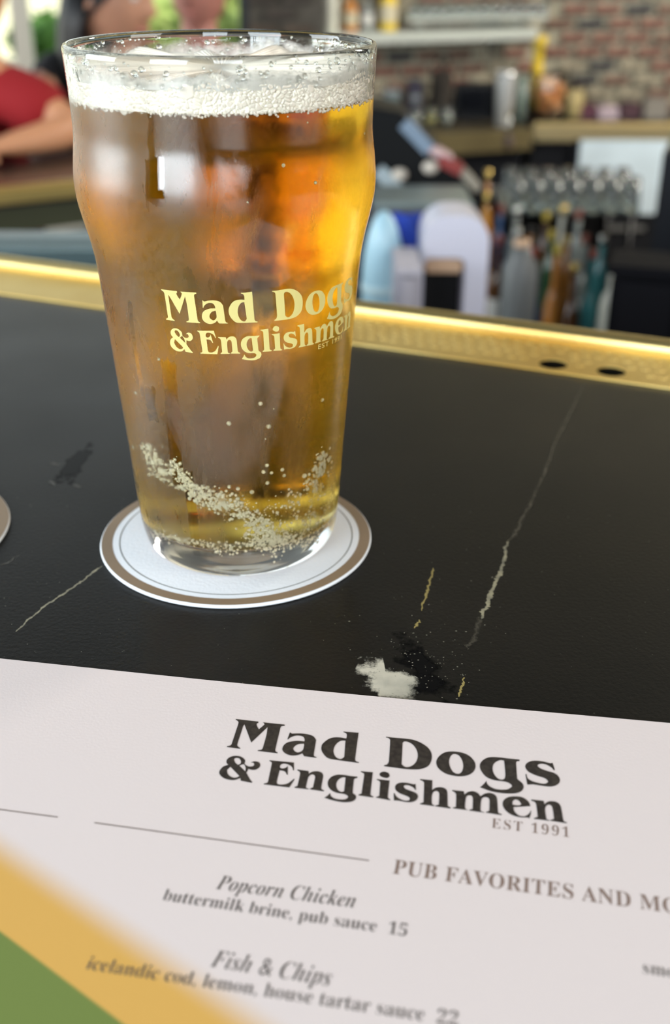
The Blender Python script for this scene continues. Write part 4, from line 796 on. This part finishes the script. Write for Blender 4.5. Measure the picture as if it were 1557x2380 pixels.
    d = n.nodes.new('ShaderNodeBsdfDiffuse'); d.inputs[0].default_value = (.80, .80, .70, 1); t = n.nodes.new('ShaderNodeBsdfTranslucent'); t.inputs[0].default_value = (.80, .82, .78, 1)
    mx = n.nodes.new('ShaderNodeMixShader'); mx.inputs[0].default_value = .8; L(d.outputs[0], mx.inputs[1]); L(t.outputs[0], mx.inputs[2])
    m2 = n.nodes.new('ShaderNodeMixShader'); L(M('MULTIPLY', M('MULTIPLY', F, ss(fine, .32, .62)), M('MULTIPLY_ADD', left, FOGA, FOGB)), m2.inputs[0]); L(g0.outputs[0], m2.inputs[1]); L(mx.outputs[0], m2.inputs[2]); L(m2.outputs[0], out.inputs[0])
    return m
FOGA, FOGB = .10, .02
gclear = bpy.data.materials.new('thick_clear_glass'); gclear.use_nodes = True; _n = gclear.node_tree; _n.nodes.remove(_n.nodes['Principled BSDF'])
_g = _n.nodes.new('ShaderNodeBsdfGlass'); _g.inputs['IOR'].default_value = 1.5; _g.inputs['Roughness'].default_value = .0; _g.inputs[0].default_value = (.985, 1, .99, 1); _n.links.new(_g.outputs[0], _n.nodes['Material Output'].inputs[0])
me.materials.append(fog_mat()); me.materials.append(gclear); me.polygons.foreach_set('material_index', mi)
pint = bpy.data.objects.new('pint_glass', me); C.objects.link(pint); pint.location = (GX, GY, GZ)
tag(pint, 'tall printed pint glass misted with condensation on the white beer mat', 'glass')
# --- beer
binner = [(r_+.07, z) for r_, z in inner[::-1] if z <= 154.4 and r_ > 1]
bprof = [(.01, 9.35)]+[(r_, z-.06 if z < 14.1 else z) for r_, z in binner]+[(binner[-1][0], 154.6), (.01, 154.6)]
vs, fs = lathe_mesh(bprof); mb_ = MB().add(vs, fs, True)
bm_ = bpy.data.materials.new('golden_ale'); bm_.use_nodes = True; _n = bm_.node_tree; _n.nodes.remove(_n.nodes['Principled BSDF']); _o = _n.nodes['Material Output']
_g = _n.nodes.new('ShaderNodeBsdfGlass'); _g.inputs['IOR'].default_value = 1.34; _g.inputs['Roughness'].default_value = 0; _n.links.new(_g.outputs[0], _o.inputs[0])
_v = _n.nodes.new('ShaderNodeVolumeAbsorption'); _v.inputs['Color'].default_value = (.96, .80, .03, 1); _v.inputs['Density'].default_value = 54; _n.links.new(_v.outputs[0], _o.inputs['Volume'])
beer = empty('beer', (GX, GY, GZ)); tag(beer, 'golden amber beer with bubbly cream foam filling the pint glass', 'beer')
mb_.build('liquid', bm_, beer)
# --- foam, a head of individual bubble cells
rg = np.random.default_rng(4)
ZF0, ZF1 = 154.5, 163.5
circ = 2*math.pi*44.5
ns = 2700; su = rg.uniform(0, circ, ns); sv = rg.uniform(-1, 13, ns)
sw = rg.uniform(0, .15, ns)+np.clip((sv-4)/10, 0, 1)*rg.uniform(0, .55, ns)
def au(px): return math.radians(px)*44.5 % circ
bigs = [(au(-6.5), 6.2, 1.7), (au(12), 8.2, 1.9), (au(-15), 7.5, .9), (au(38), 6, 1.0), (au(28), 7.3, .8), (au(52), 5.5, .7)]
su = np.concatenate([su, [b[0] for b in bigs]]); sv = np.concatenate([sv, [b[1] for b in bigs]]); sw = np.concatenate([sw, [b[2] for b in bigs]])
NU, NV = 1500, 46
uu = np.arange(NU)*circ/NU
topz = 8.3+1.0*np.sin(uu/circ*2*math.pi*5+1)+.9*np.sin(uu/circ*2*math.pi*11+2)+.6*np.sin(uu/circ*2*math.pi*23)
vv = np.linspace(0, 1, NV)
rowz = vv[:, None]*topz[None, :]
disp = np.zeros((NV, NU))
order = np.argsort(su); su_s, sv_s, sw_s = su[order], sv[order], sw[order]
for i0 in range(0, NU, 25):
    uc = uu[i0:i0+25]; mid = uc.mean(); du = np.abs((su_s-mid+circ/2) % circ-circ/2); idx = np.where(du < 4.5)[0]
    dU = (su_s[idx][None, None]-uc[None, :, None]+circ/2) % circ-circ/2; dV = sv_s[idx][None, None]-rowz[:, i0:i0+25, None]
    D = np.sqrt(dU**2+dV**2)-sw_s[idx][None, None]
    D.sort(axis=2) if False else None
    part_ = np.partition(D, 1, axis=2); e = part_[..., 1]-part_[..., 0]
    disp[:, i0:i0+25] = np.clip(e/.5, 0, 1)
disp = np.sqrt(1-(1-disp)**2)
lobe = .5*np.sin(uu*1.9)+.4*np.sin(uu*3.1+1)+.5*np.sin(uu*.45)
vs = []
for j in range(NV):
    for i in range(NU):
        z = ZF0+rowz[j, i]-(.35*abs(lobe[i])+.25*(1-disp[0, i]) if j == 0 else 0); zc = z
        Ri = rout(z)-wall_t(z)+.03; edge = max(0, (vv[j]-.8)/.2); r_ = Ri-1.1*(1-disp[j, i])-2.2*edge**2
        a = uu[i]/circ*2*math.pi; vs.append((r_*math.sin(a)*.001, -r_*math.cos(a)*.001, zc*.001))
NF = len(vs); fs = []
for j in range(NV-1):
    for i in range(NU):
        k = (i+1) % NU; fs.append((j*NU+i, j*NU+k, (j+1)*NU+k, (j+1)*NU+i))
prev = (NV-1)*NU
for q_, fr_ in enumerate((.9, .75, .5, .25)):
    base_ = len(vs)
    for i in range(NU):
        x, y, z = vs[prev+i] if q_ == 0 else vs[(NV-1)*NU+i]
        x, y, z = vs[(NV-1)*NU+i]; vs.append((x*fr_, y*fr_, ZF0*.001+(z-ZF0*.001)*fr_+.0075*(1-fr_)+.0004*math.sin(i*.9)*fr_))
    for i in range(NU):
        k = (i+1) % NU; fs.append((prev+i, prev+k, base_+k, base_+i))
    prev = base_
vs.append((0, 0, (ZF0+7.5)*.001)); cI = len(vs)-1
for i in range(NU): fs.append((prev+i, prev+(i+1) % NU, cI))
fm = bpy.data.materials.new('beer_foam'); fm.use_nodes = True; _n = fm.node_tree; _b = _n.nodes['Principled BSDF']
_b.inputs['Base Color'].default_value = (1, .91, .77, 1); _b.inputs['Roughness'].default_value = .35; _b.inputs['Subsurface Weight'].default_value = 0; _b.inputs['Subsurface Radius'].default_value = (1, .8, .55); _b.inputs['Subsurface Scale'].default_value = .003
fo = MB().add(vs, fs, True).build('foam', fm, beer, fix=False)
q = MB(); rr = random.Random(8)
for i in range(420):
    a_b = rr.uniform(-180, 180); zb_b = 154.6-abs(rr.gauss(0, .55)); rb_ = rout(zb_b)-wall_t(zb_b)-.2; q.sphere((rb_*math.sin(math.radians(a_b))*.001, -rb_*math.cos(math.radians(a_b))*.001, zb_b*.001), rr.uniform(.25, .55)*.001, 8, 6)
hb_ = q.build('hanging_bubbles', fm, beer, fix=False); hb_['kind'] = 'stuff'
# --- thin film of foam clinging above the head and droplets under the rim
def film_mat():
    m = bpy.data.materials.new('clinging_foam_film'); m.use_nodes = True; n = m.node_tree; b = n.nodes['Principled BSDF']; L = n.links.new; t = n.nodes.new('ShaderNodeTexCoord')
    z = n.nodes.new('ShaderNodeTexNoise'); z.inputs['Scale'].default_value = 260; z.inputs['Detail'].default_value = 6; L(t.outputs['Object'], z.inputs['Vector'])
    z3 = n.nodes.new('ShaderNodeTexNoise'); z3.inputs['Scale'].default_value = 55; z3.inputs['Detail'].default_value = 3; L(t.outputs['Object'], z3.inputs['Vector'])
    s_ = n.nodes.new('ShaderNodeSeparateXYZ'); L(t.outputs['Object'], s_.inputs[0])
    h = n.nodes.new('ShaderNodeMapRange'); h.inputs['From Min'].default_value = .1675; h.inputs['From Max'].default_value = .1600; h.inputs['To Min'].default_value = -.62; h.inputs['To Max'].default_value = .42; L(s_.outputs['Z'], h.inputs['Value'])
    a = n.nodes.new('ShaderNodeMath'); a.operation = 'ADD'; L(z.outputs['Fac'], a.inputs[0]); L(h.outputs[0], a.inputs[1])
    a2 = n.nodes.new('ShaderNodeMath'); a2.operation = 'ADD'; L(a.outputs[0], a2.inputs[0]); L(z3.outputs['Fac'], a2.inputs[1])
    r = n.nodes.new('ShaderNodeMapRange'); r.inputs['From Min'].default_value = .66; r.inputs['From Max'].default_value = 1.25; r.inputs['To Max'].default_value = .88; L(a2.outputs[0], r.inputs['Value']); L(r.outputs[0], b.inputs['Alpha'])
    b.inputs['Base Color'].default_value = (.95, .90, .82, 1); b.inputs['Roughness'].default_value = .3; b.inputs['Transmission Weight'].default_value = .25; return m
fvs = []; ffs = []; NZ = 12
for j in range(NZ):
    z = 160.5+j*.62
    for i in range(NS):
        a = 2*math.pi*i/NS; r_ = rout(z)-wall_t(z)-.12; fvs.append((r_*math.sin(a)*.001, -r_*math.cos(a)*.001, z*.001))
for j in range(NZ-1):
    for i in range(NS):
        k = (i+1) % NS; ffs.append((j*NS+i, j*NS+k, (j+1)*NS+k, (j+1)*NS+i))
MB().add(fvs, ffs, True).build('clinging_foam', film_mat(), beer, fix=False)
def wallpt(phi, z, off=0):
    r_ = rout(z)-wall_t(z)-off; a = math.radians(phi); return (r_*math.sin(a)*.001, -r_*math.cos(a)*.001, z*.001)
drop = mat('foam_droplets', (.97, .98, .96), .03, trans=1, ior=1.36); rr = random.Random(12)
q = MB()
for i in range(620):
    z = 160.5+7.0*rr.random()**1.1; s_ = rr.choice((.25, .3, .4, .5, .7, 1.0))*rr.uniform(.6, 1.0); s_ = min(s_, (168.2-z)*.6+.15)
    q.sphere(wallpt(rr.uniform(-180, 180), z, s_*.35), s_*.001, 8, 5)
dr = q.build('droplets', drop, beer, fix=False); dr['kind'] = 'stuff'
# --- bubbles in the beer
def hitwall(px, py):
    d = (FW+RT*((px-778.5)/FPX)-UP*((py-1190)/FPX)); o = CAM-Vector((GX, GY, GZ))
    t = .24
    while t < .5:
        p = o+d*t
        if p.z > 0 and p.z < .168 and math.hypot(p.x, p.y)*1000 <= rout(p.z*1000)-2.4: return p
        t += .0004
bub = mat('bubble_shine', (1, .91, .66), .12, trans=.15, ior=1.2, spec=.9); q = MB()
def bubble(px, py, r_):
    p = hitwall(px, py)
    if not p: return
    k = 1-(.25+r_)/(math.hypot(p.x, p.y)*1000); q.sphere((p.x*k, p.y*k, p.z), r_*.001, 10, 6)
for px, py, r_ in ((605, 937, .75), (745, 927, .7), (532, 983, .8), (624, 990, .8), (616, 1018, .3), (634, 948, .25), (620, 1080, .7), (612, 1095, .75), (630, 1097, .6), (655, 1090, .7), (659, 1103, .6), (621, 1121, .7), (585, 1142, .8), (658, 385, .6), (731, 425, .55), (540, 1146, .6), (710, 1118, .8), (712, 1134, .8), (730, 1085, .8), (836, 310, .5), (712, 284, .3), (372, 833, .5), (322, 910, .6), (575, 470, .3)): bubble(px, py, r_)
rr = random.Random(21)
for (x0, y0), (x1, y1), sd, cnt, rmax in (((402, 1070), (470, 1165), 7, 150, .75), ((345, 1030), (375, 1100), 11, 55, .9), ((360, 1080), (440, 1140), 10, 70, .7), ((470, 1140), (560, 1190), 13, 120, .7), ((560, 1190), (640, 1240), 20, 170, .6),
        ((750, 1050), (725, 1130), 11, 60, .9), ((360, 1235), (500, 1270), 5, 90, .5), ((500, 1272), (740, 1245), 8, 190, .55), ((600, 1225), (650, 1262), 16, 160, .6), ((640, 1180), (770, 1130), 18, 70, .5), ((650, 1250), (750, 1190), 14, 80, .5), ((470, 1145), (520, 1165), 10, 60, .7)):
    for i in range(int(cnt*1.7)):
        t = rr.random(); bubble(x0+(x1-x0)*t+rr.gauss(0, sd), y0+(y1-y0)*t+rr.gauss(0, sd), rr.uniform(.14, 1)**2*rmax+.08)
bo = q.build('bubbles', bub, beer, fix=False); bo['kind'] = 'stuff'
# ---------------------------------------------------------------- lettering
def smooth(pts, n=5):
    N = len(pts); o = []
    for i in range(N):
        p0, p1, p2, p3 = pts[i-1], pts[i], pts[(i+1) % N], pts[(i+2) % N]; L_ = math.hypot(p2[0]-p1[0], p2[1]-p1[1])
        st_ = (p2[0]-p1[0], p2[1]-p1[1]); m1 = st_ if p1[2] else ((p2[0]-p0[0])/2, (p2[1]-p0[1])/2); m2 = st_ if p2[2] else ((p3[0]-p1[0])/2, (p3[1]-p1[1])/2)
        def cl(m):
            l = math.hypot(*m); k = min(1, L_*1.1/l) if l > 0 else 1; return (m[0]*k, m[1]*k)
        m1, m2 = cl(m1), cl(m2); k = 1 if p1[2] and p2[2] else n
        for j in range(k):
            t = j/k; a = 2*t**3-3*t*t+1; b = t**3-2*t*t+t; c = -2*t**3+3*t*t; d = t**3-t*t
            o.append((a*p1[0]+b*m1[0]+c*p2[0]+d*m2[0], a*p1[1]+b*m1[1]+c*p2[1]+d*m2[1]))
    return o
def curve_mesh(cu, name):
    o = bpy.data.objects.new(name, cu); C.objects.link(o); dg = bpy.context.evaluated_depsgraph_get(); dg.update()
    me_ = bpy.data.meshes.new_from_object(o.evaluated_get(dg)); bpy.data.objects.remove(o); return me_
def logo_mesh(only=None):
    cu = bpy.data.curves.new('logo', 'CURVE'); cu.dimensions = '2D'; cu.fill_mode = 'BOTH'
    for gi, g in enumerate(LOGO.split(';')):
        for k in g.split('/'):
            pts = [(int(a.rstrip('!').split(',')[0]), int(a.rstrip('!').split(',')[1]), a.endswith('!')) for a in k.split()]
            q_ = smooth(pts); spn = cu.splines.new('POLY'); spn.points.add(len(q_)-1); spn.use_cyclic_u = True
            for i, (x, y) in enumerate(q_): spn.points[i].co = (x/100, y/100, 0, 1)
    return curve_mesh(cu, 'logo')
def styled(s, st):
    o = ''
    for ch in s:
        c = ord(ch)
        if st == 'b': o += chr(0x1D400+c-65) if 65 <= c <= 90 else chr(0x1D41A+c-97) if 97 <= c <= 122 else chr(0x1D7CE+c-48) if 48 <= c <= 57 else ch
        elif st == 'i': o += chr(0x1D468+c-65) if 65 <= c <= 90 else chr(0x1D482+c-97) if 97 <= c <= 122 else ch
        else: o += ch
    return o
def text_mesh(s, st, offset=0, spacing=1):
    cu = bpy.data.curves.new('txt', 'FONT'); cu.body = styled(s, st); cu.space_character = spacing; cu.offset = offset; cu.resolution_u = 5
    me_ = curve_mesh(cu, 'txt'); xs = [v.co.x for v in me_.vertices]; x0, x1 = min(xs), max(xs)
    for v in me_.vertices: v.co.x = (v.co.x-x0)/(x1-x0)
    return me_, (x1-x0)
def mesh_obj(me_, name, m, parent):
    me_.materials.clear(); me_.materials.append(m); o = bpy.data.objects.new(name, me_); C.objects.link(o); o.parent = parent; return o
def subdivide(me_, mx_):
    bm = bmesh.new(); bm.from_mesh(me_)
    for _ in range(4):
        es = [e for e in bm.edges if abs(e.verts[0].co.x-e.verts[1].co.x) > mx_ and e.calc_length() > mx_]
        if not es: break
        bmesh.ops.subdivide_edges(bm, edges=es, cuts=1); bmesh.ops.triangulate(bm, faces=[f for f in bm.faces if len(f.verts) > 3])
    bm.to_mesh(me_); bm.free()
gl_print = bpy.data.materials.new('pale_yellow_print'); gl_print.use_nodes = True; _b = gl_print.node_tree.nodes['Principled BSDF']
_b.inputs['Base Color'].default_value = (.62, .53, .19, 1); _b.inputs['Roughness'].default_value = .5
lm = logo_mesh(); subdivide(lm, 1.2); LSC = .768
def wrap(me_, fx, fz):
    for v in me_.vertices:
        z = fz(v.co.x, v.co.y); phi = fx(v.co.x); r_ = rout(z)+.12; v.co = (r_*math.sin(phi)*.001, -r_*math.cos(phi)*.001, z*.001)
wrap(lm, lambda x: math.radians(-22.3)+x*LSC/42.4, lambda x, y: 93.6+y*LSC)
mesh_obj(lm, 'printed_logo', gl_print, pint)
em, wd_ = text_mesh('EST 1991', 'r', 0, 1.15); subdivide(em, .03)
wrap(em, lambda x: math.radians(45.5)+x*16.5*LSC/42.0, lambda x, y: 81.4+y*3.0*LSC)
mesh_obj(em, 'printed_year', gl_print, pint)
# ================================================================ the menu sheet
menu = empty('menu', (0, .2, .0004)); tag(menu, 'pinkish white printed paper menu sheet lying on the slate bar', 'menu')
MT = math.atan(-.180)
def paper_mat():
    m = bpy.data.materials.new('menu_paper'); m.use_nodes = True; n = m.node_tree; b = n.nodes['Principled BSDF']; L = n.links.new; t = n.nodes.new('ShaderNodeTexCoord')
    s_ = n.nodes.new('ShaderNodeSeparateXYZ'); L(t.outputs['Object'], s_.inputs[0])
    def M(op, a, b_=None, c=None):
        x = n.nodes.new('ShaderNodeMath'); x.operation = op
        for i, v in enumerate((a, b_, c)):
            if v is None: continue
            if isinstance(v, (int, float)): x.inputs[i].default_value = v
            else: L(v, x.inputs[i])
        return x.outputs[0]
    def mr(v, a, b_):
        r = n.nodes.new('ShaderNodeMapRange'); r.interpolation_type = 'SMOOTHSTEP'; r.inputs['From Min'].default_value = a; r.inputs['From Max'].default_value = b_; L(v, r.inputs['Value']); return r.outputs[0]
    # printed diagonal bands in the near left corner: y + .74 x falls below a limit (object space = world minus y .2)
    dY = M('MULTIPLY_ADD', s_.outputs['X'], .757, s_.outputs['Y'])
    yl = mr(dY, -.2+.1520, -.2+.1390); gr = mr(dY, -.2+.1253, -.2+.1243)
    mx = n.nodes.new('ShaderNodeMix'); mx.data_type = 'RGBA'; mx.inputs[6].default_value = (.86, .765, .745, 1); mx.inputs[7].default_value = (.80, .47, .12, 1); L(yl, mx.inputs[0])
    m2 = n.nodes.new('ShaderNodeMix'); m2.data_type = 'RGBA'; m2.inputs[7].default_value = (.20, .27, .07, 1); L(mx.outputs[2], m2.inputs[6]); L(gr, m2.inputs[0]); L(m2.outputs[2], b.inputs['Base Color'])
    b.inputs['Roughness'].default_value = .6; b.inputs['Specular IOR Level'].default_value = .25
    z = n.nodes.new('ShaderNodeTexNoise'); z.inputs['Scale'].default_value = 1100; z.inputs['Detail'].default_value = 4; L(t.outputs['Object'], z.inputs['Vector'])
    bp = n.nodes.new('ShaderNodeBump'); bp.inputs['Strength'].default_value = .16; bp.inputs['Distance'].default_value = .0002; L(z.outputs['Fac'], bp.inputs['Height']); L(bp.outputs[0], b.inputs['Normal'])
    return m
# sheet outline in world metres: far edge runs from upper left to lower right
e0 = Vector((-.1036, .2885)); ed = Vector((.988, -.1545)); en = Vector((-ed.y, ed.x))*-1
N1 = 40; vs = []; fs = []
for j in range(2):
    for i in range(N1+1):
        t = -.09+.34*i/N1; p = e0+ed*t+en*(0 if j == 0 else .29); bow = -.0009*math.sin(math.pi*min(1, max(0, (t)/.2))) if j == 0 else 0
        vs.append((p.x, p.y-.2+bow, .00025))
W_ = N1+1
for i in range(N1): fs.append((i, i+1, W_+i+1, W_+i))
k = len(vs); vs += [(x, y, 0) for x, y, z in vs]
for i in range(N1): fs.append((k+i, k+W_+i, k+W_+i+1, k+i+1)); fs.append((i, k+i, k+i+1, i+1)); fs.append((W_+i, W_+i+1, k+W_+i+1, k+W_+i))
fs += [(0, W_, k+W_, k), (N1, k+N1, k+W_+N1, W_+N1)]
MB().add(vs, fs).build('paper_sheet', paper_mat(), menu)
ink = mat('black_ink', (.022, .016, .014), .55, noise=.45, nscale=700, col2=(.05, .04, .032)); inkb = mat('brown_ink', (.29, .20, .165), .6); inkg = mat('grey_ink', (.115, .095, .085), .6)
def place(me_, sx, sy, px, py, th, nm, m, x_is_mm=False):
    p = onz(px, py, .0007); c, s_ = math.cos(th), math.sin(th)
    for v in me_.vertices:
        x, y = v.co.x*sx, v.co.y*sy; v.co = (p.x+c*x-s_*y, p.y-.2+s_*x+c*y, .00031)
    return mesh_obj(me_, nm, m, menu)
place(logo_mesh(), .001, .001, 527, 1741, math.atan(-.172), 'printed_logo', ink)
def line(s, st, p0, p1, hgt, nm, m, offset=0, spacing=1, frac=1):
    a, b_ = onz(*p0), onz(*p1); L_ = (b_-a).length; th = math.atan2(b_.y-a.y, b_.x-a.x); me_, w_ = text_mesh(s, st, offset, spacing)
    return place(me_, L_, hgt, p0[0], p0[1], th, nm, m)
line('EST 1991', 'b', (1142, 1924), (1322, 1946), .0052, 'printed_year', inkb, -.012, 1.25)
a = onz(912, 2031); b_ = onz(1557, 2120)
hd = line('PUB FAVORITES AND MORE', 'b', (912, 2030), (1655, 2136), .0068, 'printed_heading', inkb, -.006, 1.05)
line('Popcorn Chicken', 'i', (500, 2066), (822, 2110), .0066, 'printed_item_name', inkg, -.010, 1.0)
line('buttermilk brine, pub sauce  15', 'b', (376, 2092), (942, 2176), .0052, 'printed_item_text', inkg, -.012, 1.0)
line('Fish & Chips', 'i', (487, 2246), (765, 2292), .0068, 'printed_item_name', inkg, -.010, 1.0)
line('icelandic cod, lemon, house tartar sauce  22', 'b', (198, 2252), (1060, 2385), .0052, 'printed_item_text', inkg, -.012, 1.0)
line('smoked', 'b', (1495, 2262), (1640, 2285), .0052, 'printed_item_text', inkg, -.012, 1.0)
def rule(p0, p1):
    a, b_ = onz(*p0), onz(*p1); d = (b_-a).normalized(); n_ = Vector((-d.y, d.x, 0))*.00016
    MB().add([(v.x, v.y-.2, .0003) for v in (a-n_, b_-n_, b_+n_, a+n_)], [(0, 1, 2, 3)]).build('printed_rule', mat('rule_ink', (.16, .11, .09), .6), menu, fix=False)
rule((-60, 1878), (135, 1904)); rule((220, 1917), (857, 2005))
